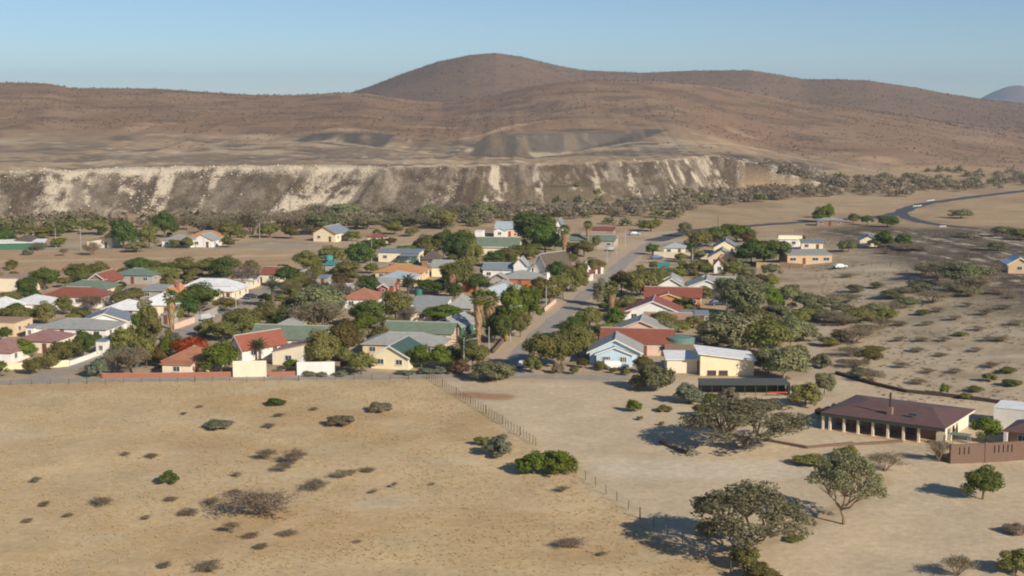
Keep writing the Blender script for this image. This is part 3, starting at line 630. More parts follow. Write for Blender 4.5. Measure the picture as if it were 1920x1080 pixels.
# --- right of the street
house('pale blue gabled house', 'pale blue house with a white-trimmed grey gable', 1100, 1206, 636, 659, 'gy', 'blue', 'grey', 9, 2.7, barge=W_, yaw=-6, ov=.6, wins=False, extra=[(-.36, .34, -1.4, -.05, 2.45, 'gy', 1.35, 'blue', 'grey', W_)], doorx=None)
house('red roofed house with tank', 'pinkish house under a long brick red roof', 1122, 1262, 615, 641, 'gx', 'pink', 'red', 9, 2.7, doorx=2)
house('grey gable behind red roof', 'pink-walled house with a wide grey gable', 1148, 1252, 595, 620, 'gy', 'pink', 'grey', 9, 2.4, barge=wallm('pink'), rise=2.2)
house('white house with red gable', 'white house with a red gabled roof and white trim', 1168, 1278, 557, 585, 'gy', 'white', 'red', 10, 2.4, barge=W_, rise=2.6, extra=[(-.62, -.42, -2, 4, 2.3, 'flat', .1, 'white', 'red'), (.5, .95, -1, 4, 2.1, 'mono_f', .3, 'white', 'blueg')])
house('tan roofed annexe', 'low tan-roofed annexe with a cream wall', 1205, 1298, 586, 597, 'gx', 'cream', 'tan', 6, 2.2)
house('orange gable red roof', 'orange-walled house under a long dark red roof', 1206, 1316, 538, 556, 'gx', 'orange', 'red', 9, 2.6, extra=[(-.35, .2, -3, -.05, 2.4, 'gy', 1.3, 'orange', 'red', wallm('peach'))])
house('big white gabled house', 'big white house with several grey gables', 1286, 1362, 519, 538, 'gy', 'white', 'grey', 12, 3.0, barge=W_, rise=1.9, doorx=None, wins=False, extra=[(-.1, .75, 5, 12, 3.0, 'gx', 1.8, 'white', 'grey', W_, 0)])
house('white twin gablet house', 'white house with two small cream gables', 1234, 1282, 522, 534, 'gy', 'white', 'grey', 8, 2.7, barge=W_, extra=[(-.5, .4, 5, 12, 3.2, 'gy', 1.3, 'cream', 'grey', W_, 0)])
house('small red stepped house', 'small white house with stepped dark red roofs', 1336, 1362, 485, 497, 'gy', 'white', 'red', 8, 2.4)
house('peach gable grey roof', 'peach gabled house with grey roof beside the dark tree', 1326, 1382, 468, 483, 'gy', 'peach', 'grey', 9, 2.4)
house('cream gable grey roof', 'cream gabled house with slate roof', 1336, 1386, 451, 464, 'gy', 'yellow', 'blueg', 10, 2.6)
house('little grey pavilion', 'little grey-roofed pavilion behind the white boundary wall', 1242, 1286, 455, 464, 'hip', 'cream', 'bluepale', 7, 2.5)
house('cream mono-pitch store', 'large cream store with a white sloping roof', 1308, 1418, 664, 675, 'mono_r', 'yellow', 'white', 9, 3.0, rise=1.2, ov=.5, wins=False, yaw=-2, extra=[(-1.1, -.53, 2.5, 9, 2.6, 'mono_f', .5, 'cream', 'white', None, 0)], name='store', cat='building')
house('yellow flat building', 'yellow block building beside the white house', 1457, 1506, 436, 440, 'flat', 'yellow', 'tan', 8, 4.2, wins=False, extra=[(-.5, .35, -2.0, -.05, 2.6, 'flat', .1, 'white', 'white')])
house('tan shop', 'tan flat-fronted shop with pale grey roof', 1474, 1562, 462, 478, 'mono_f', 'tan', 'grey', 11, 3.0, rise=.5, ov=.3, yaw=3, winw=2.0)
house('tan shop annexe', 'small cream annexe behind the tan shop', 1500, 1545, 449, 455, 'mono_f', 'cream', 'blueg', 6, 2.6, rise=.4)
house('round thatched hut', 'little cream hut with grey roof beside green trees', 1610, 1648, 443, 451, 'gy', 'cream', 'blueg', 6, 2.2)
house('lone tan house', 'lone tan house with a white gabled roof on the stony rise', 1888, 1935, 485, 497, 'gy', 'tan', 'white', 9, 2.6, barge=W_)
house('roadside kiosk', 'open grey-roofed kiosk under roadside trees', 1530, 1582, 409, 413, 'hip', 'brown', 'grey', 6, 2.4)
house('white street shop', 'small white shop with a red awning by the street', 1083, 1104, 496, 508, 'gy', 'white', 'white', 7, 2.8, extra=[(.5, 1.1, 0, 3, 2.2, 'mono_f', .5, 'white', 'red', None, 0)])
house('white far hall corner', 'small white store on the far rise', 890, 905, 432, 434, 'flat', 'white', 'white', 5, 2.8, wins=False, ov=.1)
# windows on the blue house, doors on the cream store
bh = [o for o in bpy.data.objects if o.get('label', '').startswith('pale blue house')][0]
window(bh, -1.6, -1.405, .95, 1.5, 1.1); window(bh, 1.5, -1.405, .55, 1.0, 1.5); window(bh, 4.65, 3, .9, 1.2, 1.1, math.pi / 2)
st = [o for o in bpy.data.objects if o.get('label', '').startswith('large cream store')][0]
for xx in (-2.9, -.7): window(st, xx, -.003, .15, 1.7, .9, 0, FRAMEB, 'shutter')

# ------------------------------------------------------------------ garden walls
def wall_line(name, label, pts, h, mat, th=.22, cope=None):
    P = [G(*p) for p in pts]; o = P[0].copy(); root = empty(name, o); tag(root, label, 'wall')
    for a, b in zip(P, P[1:]):
        d = b - a; L = d.length; ang = math.atan2(d.y, d.x); n = max(1, round(L / 5)); q = L / n
        for k in range(n):
            w = MB().box(k * q + .012, (k + 1) * q - .012, -th / 2, th / 2, -.3, h).build('wall_panel', mat, root, a - o, ang)
            if cope: MB().box(k * q + .0, (k + 1) * q - .0, -th / 2 - .05, th / 2 + .05, h + .002, h + .08).build('coping', cope, w)
    return root
wall_line('garden_wall', 'low orange-red garden wall along the field road', [(192, 709), (300, 708), (436, 706)], .85, wallm('brick'), cope=wallm('orange'))
wall_line('garden_wall', 'tall blank cream yard wall beside the leafy street tree', [(437, 707), (500, 706)], 3.1, wallm('cream'), .3)
wall_line('garden_wall', 'tall creamy white yard wall facing the field road', [(557, 704), (628, 703)], 2.6, wallm('white'), .3)
wall_line('garden_wall', 'white wall running back from the creamy yard wall', [(557.5, 702.5), (568, 690)], 2.3, wallm('white'), .25)
wall_line('garden_wall', 'cream wall running back from the tall blank yard wall', [(437.5, 705.5), (445, 692)], 2.6, wallm('cream'), .25)
wall_line('garden_wall', 'low orange wall between the two tall yard walls', [(503, 706), (554, 704.5)], .9, wallm('brick'))
LAND.append(('tall cream yard wall', G(468, 706), 3)); LAND.append(('creamy white yard wall', G(592, 703), 3))
wall_line('garden_wall', 'cream garden wall in front of the mauve-roofed house', [(6, 693), (70, 691), (130, 687)], 1.3, wallm('yellow'))
wall_line('garden_wall', 'long white-grey wall running up the corner side street', [(131, 686), (165, 674), (195, 662)], 1.0, wallm('white'))
wall_line('garden_wall', 'pink boundary wall stepping up the side street', [(327, 618), (365, 605)], 1.4, wallm('pink'))
wall_line('garden_wall', 'grey concrete boundary wall beyond the pink one', [(366, 604), (412, 586)], 1.7, wallm('grey'))
wall_line('garden_wall', 'white boundary wall round the little pavilion', [(1226, 482), (1280, 484), (1328, 486)], 1.9, wallm('cream'))
wall_line('garden_wall', 'tan boundary wall in front of the tan shop', [(1418, 502), (1462, 502), (1508, 503)], 1.8, wallm('tan'))
wall_line('garden_wall', 'low brown brick wall beside the street palms', [(925, 663), (945, 640), (958, 625)], .9, BRICK)
wall_line('garden_wall', 'pale low wall along the street by the round tree', [(1020, 585), (1042, 567)], 1.0, wallm('pink'))
wall_line('garden_wall', 'brown stone yard wall below the green tank', [(1246, 668), (1302, 670)], 2.6, wallm('stone'), .4)

# round green water tank on the stone wall, upright green tank
def tank(label, px, py, r, h, matn, z=0.0):
    p = G(px, py); root = empty('water_tank', p + Vector((0, 0, z))); tag(root, label, 'tank')
    n = 24; vs = []; prof = [(r, 0), (r, h), (r * .96, h + .08), (0.05, h + .35)]
    for rr, zz in prof:
        for k in range(n): vs.append((rr * math.cos(2 * math.pi * k / n), rr * math.sin(2 * math.pi * k / n), zz))
    fs = [(i * n + k, i * n + (k + 1) % n, (i + 1) * n + (k + 1) % n, (i + 1) * n + k) for i in range(3) for k in range(n)]
    MB().add(vs, fs + [tuple(3 * n + k for k in range(n))]).build('tank_body', matn, root, smooth=False)
    for zz in np.linspace(h * .15, h * .9, 4):
        MB().tube([(r * 1.015 * math.cos(a), r * 1.015 * math.sin(a), zz) for a in np.linspace(0, 2 * math.pi, 25)], [.035] * 25, 4).build('hoop', matn, root)
    if z:
        for sx in (-1, 1):
            for sy in (-1, 1): MB().box(sx * r * .6 - .1, sx * r * .6 + .1, sy * r * .5 - .1, sy * r * .5 + .1, -z - .2, 0).build('leg', POST, root)
    return root
TANKG = surf('tank_green', (66, 116, 96), .5, .1)
tank('wide round green reservoir behind the stone yard wall', 1275, 664, 3.0, 3.6, surf('reservoir_green', (108, 134, 122), .6, .12))
tank('upright green plastic water tank beside the date palm', 785, 562, .95, 2.6, TANKG)
tank('turquoise water tank standing on legs among dark trees', 617, 506, 1.3, 1.2, surf('tank_turquoise', (72, 156, 150), .5, .08), 3.2)

# ------------------------------------------------------------------ restaurant with verandah
pa, pb = G(1543, 805), G(1722, 830)
u = (pb - pa).normalized(); ang = math.atan2(u.y, u.x); Lr = (pb - pa).length
root = empty('verandah_building', pa, ang); tag(root, 'brown-roofed building with a verandah of cream columns and dark fascia', 'building')
LAND.append(('brown-roofed verandah building', pa.lerp(pb, .6) + Vector((3, 4, 0)), 9))
CRM = wallm('cream'); BRF = roofm('brown'); DK = surf('dark_fascia', (70, 76, 66), .8, .1)
he = 2.35; x1 = Lr + 4.2; W2 = 15.5
r = MB(); a0, a1, b0, b1 = -.3, x1, -.6, W2
zr = he + 1.7
vs = [(a0, b0, he + .55), (a1, b0, he + .55), (a1, b1, he + .55), (a0, b1, he + .55), (a0 + 5.2, W2 / 2, zr), (a1 - 4.6, W2 / 2, zr), (a0, b0, he + .45), (a1, b0, he + .45), (a1, b1, he + .45), (a0, b1, he + .45)]
r.add(vs, [(0, 1, 5, 4), (1, 2, 5), (2, 3, 4, 5), (3, 0, 4), (9, 8, 7, 6), (6, 7, 1, 0), (7, 8, 2, 1), (8, 9, 3, 2), (9, 6, 0, 3)])
ro = r.build('roof', BRF, root)
MB().box(a0 + .06, a1 - .06, b0 + .06, b0 + .2, he - .05, he + .448).build('fascia', DK, root)
MB().box(a1 - .2, a1 - .06, b0 + .21, b1 - .1, he + .15, he + .448).build('fascia', CRM, root)
MB().box(a0 + .06, a0 + .2, b0 + .21, b1 - .1, he - .05, he + .448).build('fascia', DK, root)
for f in (0, .075, .225, .375, .53, .685, .845, 1.0):
    c = MB().box(-.17, .17, -.17, .17, -.3, he - .052); c.box(-.23, .23, -.23, .23, -.3, .12)
    c.build('column', CRM, root, (f * Lr, 0, 0))
MB().box(a0 + .2, a1 - .1, -.5, b1 - .4, -.4, .06).build('terrace_slab', wallm('tan'), root)
MB().box(.8, a1 - 2.2, 3.0, b1 - .6, .062, he + .44).build('wall', wallm('brown'), root)
MB().box(a1 - 2.19, a1 - .9, 2.2, b1 - .6, .062, he + .44).build('wall', CRM, root)
for i in range(5): window(root, 2.2 + i * 2.7, 2.997, .5, 1.9, 1.6, 0, FRAMEB)
window(root, a1 - .897, 4.2, .9, 1.6, 1.1, math.pi / 2); door(root, a1 - .897, 6.6, math.pi / 2)
for yy in (0.2, 3.4, 6.6): MB().box(a1 - .5, a1 - .2, yy, yy + .3, -.3, he + .148).build('column', CRM, root)
ch = MB().box(9.6, 10.4, 2.0, 2.8, he + .8, he + 2.1).build('chimney', wallm('stone'), ro)
MB().tube([(10, 2.4, he + 2.1), (10, 2.4, he + 4.4)], [.16, .16], 10).build('flue_pipe', surf('flue_iron', (60, 58, 56), .7, .1), ch)
sk = MB().box(13.2, 14.3, 1.9, 2.4, he + 1.3, he + 1.62).build('skylight', GLASS, ro)
# second wing at the frame's edge and white block
p = G(1884, 842); root2 = empty('service_wing', p, ang); tag(root2, 'second brown-roofed wing with cream pillar behind the brick wall', 'building')
LAND.append(('second brown-roofed wing', p + Vector((4, 4, 0)), 7))
block(root2, 0, 12, 2, 9, 2.5, 'hip', 1.7, wallm('brown'), BRF, .8, True)
for xx in (-.5, 3.2, 6.6): MB().box(xx, xx + .5, .9, 1.4, -.3, 2.36).build('column', WHITE, root2)
p = G(1862, 800); root3 = empty('white_block', p, ang + R(4)); tag(root3, 'plain white flat-roofed block behind the brown roofs', 'building')
LAND.append(('plain white block', p, 5))
block(root3, 0, 9, 0, 6, 3.1, 'flat', 0, wallm('white'), roofm('white'), .05, False)
# brick screen wall with slots
wa, wb = G(1781, 869), G(1946, 860); d = wb - wa; Lw = d.length; aw = math.atan2(d.y, d.x)
root4 = empty('brick_screen_wall', wa, aw); tag(root4, 'brown brick screen wall with narrow upright slots', 'wall')
LAND.append(('slotted brick wall', wa.lerp(wb, .4), 5))
hw = 2.75
def slotted(x0, x1, slots, nm='wall_panel'):
    m = MB(); sw = .2; xs_ = [x0] + [c for s in slots for c in (s - sw / 2, s + sw / 2)] + [x1]
    m.box(x0, x1, -.16, .16, -.3, 1.25); m.box(x0, x1, -.16, .16, 2.352, hw)
    for i in range(0, len(xs_), 2): m.box(xs_[i], xs_[i + 1], -.16, .16, 1.252, 2.35)
    m.build(nm, BRICK, root4)
q = Lw / 165.0
slotted(.3, 63 * q, [(1797 - 1781) * q, (1805.5 - 1781) * q, (1814 - 1781) * q])
slotted(66.5 * q, 150 * q, [(1862 - 1781) * q, (1870 - 1781) * q, (1878.5 - 1781) * q, (1887 - 1781) * q, (1894.5 - 1781) * q])
for xx in (-.05, 63 * q + .02, 150.5 * q): MB().box(xx, xx + .34, -.24, .24, -.3, hw + .12).build('pier', BRICK, root4)
MB().box(-.03, .27, .26, 4.2, -.3, 1.0).build('return_wall', BRICK, root4)
# terrace edging, log, stone kerbs
wall_line('terrace_edging', 'low brown brick edging round the verandah forecourt', [(1420, 824), (1512, 841), (1600, 835), (1692, 829)], .35, BRICK, .4)
def log(label, pts, r, mat, name='log'):
    P = [G(*p) for p in pts]; o = P[0].copy()
    Q = []
    for a, b in zip(P, P[1:]):
        n = max(1, int((b - a).length / 1.5))
        for k in range(n): Q.append(a.lerp(b, k / n))
    Q.append(P[-1])
    for q_ in Q: q_.z = float(H(q_.x, q_.y))
    ob = MB().tube([tuple(q_ - o + Vector((0, 0, r * .8))) for q_ in Q], [r * (1 + .12 * math.sin(i * 1.7)) for i in range(len(Q))], 8).build(name, mat, None, o)
    tag(ob, label, 'log' if name == 'log' else 'wall'); return ob
log('dark fallen log lying on the pale yard', [(1238, 831), (1262, 841), (1290, 852)], .28, BARK)
DKW = surf('dark_stone_edging', (84, 70, 56), .95, .25, 2)
P_ = [(1568, 701), (1605, 712), (1640, 722), (1700, 736), (1770, 743), (1850, 753), (1900, 760)]
wall_line('stone_edging', 'dark curved stone edging along the track below the stony slope', P_, .55, DKW, .7)
LAND.append(('curved dark edging', G(1700, 736), 6))
# shade-net tunnel
p0, p1 = G(1314, 742), G(1478, 742); Ls = (p1 - p0).length; ans = math.atan2(p1.y - p0.y, p1.x - p0.x)
sn = empty('shade_net_shelter', p0, ans); tag(sn, 'long low shelter of dark shade netting in front of the cream store', 'shelter')
LAND.append(('dark shade-net shelter', p0.lerp(p1, .5), 8))
NET = surf('shade_net', (82, 86, 80), .95, .15, 2)
MB().poly_slab([(-.2, -.2, 2.0), (Ls + .2, -.2, 2.0), (Ls + .2, 3.4, 2.5), (-.2, 3.4, 2.5)], .06).build('net_roof', NET, sn)
n = 8
for k in range(n):
    MB().box(k * Ls / n + .03, (k + 1) * Ls / n - .03, 3.1, 3.14, .1, 2.35).build('net_panel', NET, sn)
for k in range(n + 1):
    for yy in (-.05, 3.2): MB().tube([(k * Ls / n, yy, -.2), (k * Ls / n, yy, 1.95 + yy * .13)], [.06, .06], 6).build('post', POST, sn)
MB().box(Ls - 3.6, Ls - .2, -.5, -.4, .55, .8).build('rail', surf('red_rail', (190, 74, 50), .7, .1), sn)
MB().box(Ls + .25, Ls + .5, -.3, 3.4, -.2, 2.2).build('end_wall', wallm('grey'), sn)
# picnic shade table by the brick wall
p = G(1800, 838); pt = empty('shade_table', p, ang); tag(pt, 'flat green-grey canopy on thin posts beside the brick wall', 'canopy')
MB().box(-1.5, 1.5, -.9, .9, 1.9, 2.0).build('canopy_top', surf('canopy_green', (120, 136, 118), .8, .1), pt)
for sx in (-1.3, 1.3):
    for sy in (-.7, .7): MB().box(sx - .05, sx + .05, sy - .05, sy + .05, -.2, 1.898).build('post', POLE, pt)
p = G(1772, 858); tp = MB(); tp.add([(-.9, -.5, 0), (.9, -.6, 0), (.8, .6, 0), (-.7, .5, 0), (-.4, -.2, .55), (.5, -.1, .75), (.3, .3, .6), (-.3, .25, .45)], [(0, 1, 5, 4), (1, 2, 6, 5), (2, 3, 7, 6), (3, 0, 4, 7), (4, 5, 6, 7)])
tag(tp.build('tarpaulin', surf('blue_tarpaulin', (66, 92, 140), .6, .15), None, p), 'heap under a blue tarpaulin beside the brick wall', 'tarpaulin')

# ------------------------------------------------------------------ field fence
def fence(label, pts, gap, h, wires=3, lean=0.0, name='wire_fence'):
    P = [Vector(p) if len(p) == 3 else G(*p) for p in pts]; o = P[0].copy(); root = empty(name, o); tag(root, label, 'fence')
    Q = []
    for a, b in zip(P, P[1:]):
        n = max(1, round((b - a).length / gap))
        for k in range(n): Q.append(a.lerp(b, k / n))
    Q.append(P[-1])
    me = MB().tube([(0, 0, -.3), (0, 0, h * .6), (lean, 0, h)], [.05, .045, .04], 5).mesh('post')
    me2 = MB().tube([(0, 0, -.35), (0, 0, h + .12)], [.09, .08], 6).mesh('post_thick')
    for i, q_ in enumerate(Q):
        q_.z = float(H(q_.x, q_.y)); big = i % 6 == 0
        o2 = link('post', me2 if big else me, root, q_ - o, 0, POST); o2.rotation_euler = (random.uniform(-.06, .06), random.uniform(-.06, .06), 0)
    for w in range(wires):
        z = h * (w + 1) / (wires + .3)
        MB().tube([tuple(q_ - o + Vector((0, 0, z))) for q_ in Q], [.010] * len(Q), 3, False).build('wire', POLE, root)
    return root
fence('wire fence with many dark droppers running down from the road', [tuple(FENCE[0]), tuple(FENCE[1])], 1.35, 1.35)
fence('sparse wire fence with wide-set posts across the dry grass', [tuple(G(1080, 887)), tuple(FENCE[3]), tuple(FENCE[4])], 4.0, 1.35)
fence('low fence of thin posts along the field road', [(-60, 724), (60, 721), (300, 717), (560, 714), (800, 711)], 3.4, 1.0, 2)
fence('thin fence on the stony ground before the tan shop', [(1480, 506), (1600, 503), (1740, 500)], 5, 1.5, 2)

# ------------------------------------------------------------------ street lights
def lamp(label, px, yb, yt, arm=1):
    p = G(px, yb); h = min(9.5, max(3.5, (yb - yt) / S(p))); root = empty('street_light' if arm else 'utility_pole', p); tag(root, label, 'street light' if arm else 'pole', 'street light poles through the village')
    MB().tube([(0, 0, -.3), (0, 0, 1.2), (0, 0, h)], [.13, .11, .075], 8).build('pole', POLE, root)
    if arm:
        MB().tube([(0, 0, h - .9), (arm * .7, 0, h - .45), (arm * 1.9, 0, h - .25)], [.05, .045, .04], 6).build('arm', POLE, root)
        m = MB(); m.add([(arm * 1.8, -.13, h - .3), (arm * 2.6, -.16, h - .2), (arm * 2.6, .16, h - .2), (arm * 1.8, .13, h - .3), (arm * 1.8, -.1, h - .16), (arm * 2.5, -.1, h - .06), (arm * 2.5, .1, h - .06), (arm * 1.8, .1, h - .16)],
              [(3, 2, 1, 0), (4, 5, 6, 7), (0, 1, 5, 4), (1, 2, 6, 5), (2, 3, 7, 6), (3, 0, 4, 7)]); m.build('lamp_head', POLE, root)
    else:
        MB().box(-.5, .5, -.05, .05, h - .5, h - .38).build('crossarm', POST, root)
for px, yb, yt, ar, lb in [(870, 696, 632, 1, 'street light beside the thorny bush at the field road corner'), (917, 661, 612, 0, 'slim pole in front of the skirted palms'), (957, 640, 571, 1, 'street light rising behind the short skirted palm'),
        (993, 603, 550, 0, 'slim pole at the round green tree by the street'), (1024, 582, 534, 1, 'street light above the pale low wall'), (1100, 522, 483, 1, 'street light in front of the white street shop'),
        (1138, 494, 460, 0, 'pole beside the green-roofed shop'), (1155, 478, 444, 0, 'pole at the corner of the green-roofed shop'), (1172, 461, 428, 0, 'pole at the street top near the parked cars'),
        (152, 470, 424, -1, 'street light with its arm over the thin road'), (105, 464, 427, 0, 'pole beside the long white shed'), (382, 466, 432, 0, 'pole in front of the orange-roofed house'), (487, 448, 417, 0, 'pole near the bare track'),
        (655, 489, 449, 0, 'pole left of the dark tree clump'), (697, 494, 451, 0, 'pole right of the dark tree clump'), (691, 507, 475, 0, 'short pole beside the orange tiled roof'), (832, 489, 451, 0, 'pole behind the cream two-level house'),
        (372, 628, 583, 0, 'pole at the end of the pink wall'), (443, 592, 556, -1, 'street light over the grey boundary wall'), (1298, 496, 464, 0, 'thin pole inside the white boundary wall'), (63, 455, 433, 0, 'thin pole behind the thatched roof')]:
    lamp(lb, px, yb, yt, ar)

# ------------------------------------------------------------------ vehicles
def vehicle(label, px, py, rz, rgb, pickup=True):
    p = G(px, py); root = empty('pickup_truck' if pickup else 'parked_car', p, rz); tag(root, label, 'pickup' if pickup else 'car')
    pm = surf('car_paint_%d_%d_%d' % rgb, rgb, .35, .03, spec=.5); tyre = surf('tyre', (38, 36, 35), .9, .1); rim = surf('rim', (150, 150, 150), .4, .05)
    prof = [(-2.45, .45), (2.35, .45), (2.45, .7), (2.4, .98), (1.2, 1.08), (-2.45, 1.08)] if pickup else [(-2.1, .4), (2.05, .4), (2.15, .65), (2.05, .86), (1.0, .98), (-2.1, .95)]
    cab = [(1.15, 1.08), (.55, 1.72), (-2.3, 1.76), (-2.42, 1.08)] if pickup else [(1.0, .97), (.3, 1.43), (-1.1, 1.43), (-1.9, .96)]
    hwid = .86
    def extr(pr, w0, w1=None):
        w1 = w1 or w0; n = len(pr); zc = max(z for _, z in pr)
        ww = [w1 if z > 1.3 else w0 for _, z in pr]
        return MB().add([(x, -w, z) for (x, z), w in zip(pr, ww)] + [(x, w, z) for (x, z), w in zip(pr, ww)], [tuple(range(n)), tuple(range(2 * n - 1, n - 1, -1))] + [(i + n, (i + 1) % n + n, (i + 1) % n, i) for i in range(n)])
    b_ = extr(prof, hwid).build('body', pm, root)
    extr([(x, z + .002) for x, z in cab], hwid - .05, hwid - .16).build('cab', pm, root)
    k = 1.0 if pickup else .86
    for sy in (-1, 1):
        for xa, xb in (((-.25, .45), (-1.0, -.35), (-2.15, -1.15)) if pickup else ((-.35, .4), (-1.2, -.45))):
            m = MB(); yo = sy * (hwid - .09)
            m.add([(xa, yo, 1.2 * k), (xb + .12, yo, 1.2 * k), (xb - .06, sy * (hwid - .135), 1.56 * k), (xa + .04, sy * (hwid - .135), 1.56 * k), (xa, yo - sy * .2, 1.2 * k), (xb, yo - sy * .2, 1.2 * k), (xb, yo - sy * .2, 1.5 * k), (xa, yo - sy * .2, 1.5 * k)], [(0, 1, 2, 3), (7, 6, 5, 4), (0, 4, 5, 1), (1, 5, 6, 2), (2, 6, 7, 3), (3, 7, 4, 0)])
            m.build('window', GLASS, root)
        for xw in ((-1.5, 1.5) if pickup else (-1.3, 1.3)):
            t = MB().tube([(xw, sy * (hwid - .2), .36), (xw, sy * (hwid + .03), .36)], [.36, .36], 16).build('wheel', tyre, root)
            MB().tube([(xw, sy * (hwid + .0), .36), (xw, sy * (hwid + .045), .36)], [.2, .18], 10).build('rim', rim, t)
        MB().box(2.36 if pickup else 2.06, 2.46 if pickup else 2.16, sy * .66 - .14, sy * .66 + .14, .74, .9).build('headlight', FRAMEW, root)
    MB().box(-2.5 if pickup else -2.16, -2.44 if pickup else -2.1, -.8, .8, .45, .62).build('bumper', rim, root)
vehicle('white pickup with canopy parked before the pale blue house', 1155, 692, R(2), (232, 230, 224))
vehicle('white car parked under the street-corner bush', 984, 688, R(70), (224, 224, 222), False)
vehicle('dark blue car parked in the shade behind the big white gabled house', 1346, 572, R(10), (60, 72, 96), False)
vehicle('silver car parked at the top junction', 1190, 441, R(15), (176, 178, 180), False)
vehicle('pale car parked by the green-roofed shop', 1146, 470, R(80), (190, 200, 196), False)
vehicle('white car parked on the side street by the dark red house', 575, 512, R(60), (220, 220, 216), False)
vehicle('red car parked by the turquoise tank', 603, 514, R(5), (150, 44, 38), False)
vehicle('silver pickup parked on the side street by the pink wall', 385, 600, R(62), (182, 182, 180))
vehicle('white car parked in front of the flat carport building', 770, 484, R(0), (226, 226, 222), False)
vehicle('dark car parked under trees by the silver double hip house', 470, 560, R(60), (60, 62, 66), False)
vehicle('white car parked beside the tan shop', 1575, 503, R(20), (222, 222, 218), False)
vehicle('blue car parked at the white boundary wall', 1232, 486, R(8), (86, 110, 150), False)
# white guard rails at the bend
def rail(label, a, b):
    A, B = G(*a), G(*b); d = B - A; root = empty('guard_rail', A, math.atan2(d.y, d.x)); tag(root, label, 'guard rail'); L = d.length
    MB().box(0, L, -.05, .05, .5, .78).build('rail', WHITE, root)
    for k in range(4): MB().box(k * L / 3.2, k * L / 3.2 + .15, .055, .2, -.2, .9).build('post', WHITE, root)
rail('white guard rail on the inside of the road bend', (1712, 389), (1728, 388)); rail('white guard rail below the road bend', (1762, 427), (1774, 427)); rail('white guard rail past the road bend', (1738, 379), (1752, 377))

# ------------------------------------------------------------------ vegetation prototypes (unit: width 1, height 1)
def leaf_arrays(c, nrm, size, elong=1.5):
    n = len(c); r = rng.normal(size=(n, 3)); t = np.cross(nrm, r); t /= np.linalg.norm(t, axis=1)[:, None] + 1e-9
    b = np.cross(nrm, t); b /= np.linalg.norm(b, axis=1)[:, None] + 1e-9
    s = size[:, None]
    V = np.stack([c - t * s * elong, c - b * s, c + t * s * elong, c + b * s], 1).reshape(-1, 3)
    return V, np.arange(4 * n).reshape(n, 4)
def unit(n):
    v = rng.normal(size=(n, 3)); return v / np.linalg.norm(v, axis=1)[:, None]
def clump_leaves(cs, rad, per, size, flat=1.0, rnd=.42):
    P = []; N = []; ctr = np.mean(cs, 0) - np.array([0, 0, .12])
    for c, r in zip(cs, rad):
        k = max(8, int(per * (r / np.mean(rad)) ** 2)); d = unit(k)
        rr = r * (.55 + .5 * rng.random(k)) ; p = c + d * rr[:, None] * np.array([1, 1, flat]); P.append(p); o_ = p - ctr; o_ = o_ / (np.linalg.norm(o_, axis=1)[:, None] + 1e-6); N.append(d * .8 + o_ * .6 + rnd * rng.normal(size=(k, 3)))
    P = np.concatenate(P); N = np.concatenate(N); N /= np.linalg.norm(N, axis=1)[:, None]
    ok = P[:, 2] > .015; P, N = P[ok], N[ok]
    return leaf_arrays(P, N, size * (.6 + .8 * rng.random(len(P))))
def limbs(tips, fork, r0, n=6, base=(0, 0, -.03), wob=.03):
    m = MB(); f = Vector(fork); b0 = Vector(base); mid = b0.lerp(f, .5) + Vector((random.uniform(-wob, wob), random.uniform(-wob, wob), 0))
    m.tube([b0, mid, f], [r0 * 1.25, r0, r0 * .85], n)
    for t in tips:
        t = Vector(t); q = f.lerp(t, .5) + Vector((random.uniform(-wob, wob), random.uniform(-wob, wob), random.uniform(0, wob)))
        m.tube([f, q, t], [r0 * .6, r0 * .38, r0 * .14], 4, False)
    return m
PROTO = {}
def proto_dense(tag_, zc, rx, rz, nc, per, lsz, flat=.85, cr=(.10, .19), seed=0):
    global rng; rng = np.random.default_rng(seed)
    d = unit(nc); d[:, 2] = np.where(d[:, 2] < -.45, -d[:, 2], d[:, 2])
    rad = rng.uniform(*cr, nc)
    cs = np.array([0, 0, zc]) + d * (rng.uniform(.45, 1.0, nc)[:, None]) * np.array([rx, rx, rz]) * np.array([1, 1, 1])
    cs += rng.normal(size=(nc, 3)) * .035
    V, F_ = clump_leaves(cs, rad, per, lsz, flat)
    random.seed(seed); tk = limbs([cs[i] for i in range(0, nc, max(1, nc // 7))], (0, 0, zc * .55), .022)
    PROTO[tag_] = (tk.mesh('trunk'), np_mesh('crown', V, F_))
for i in range(4): proto_dense('dense%d' % i, .47, .37, .40, 46 + 6 * i, 130, .018, .9, (.08, .18), 10 + i)
for i in range(3): proto_dense('tall%d' % i, .54, .32, .40, 44, 120, .017, .9, (.07, .16), 30 + i)
for i in range(3): proto_dense('bush%d' % i, .40, .38, .40, 44, 130, .020, .9, (.09, .17), 50 + i)
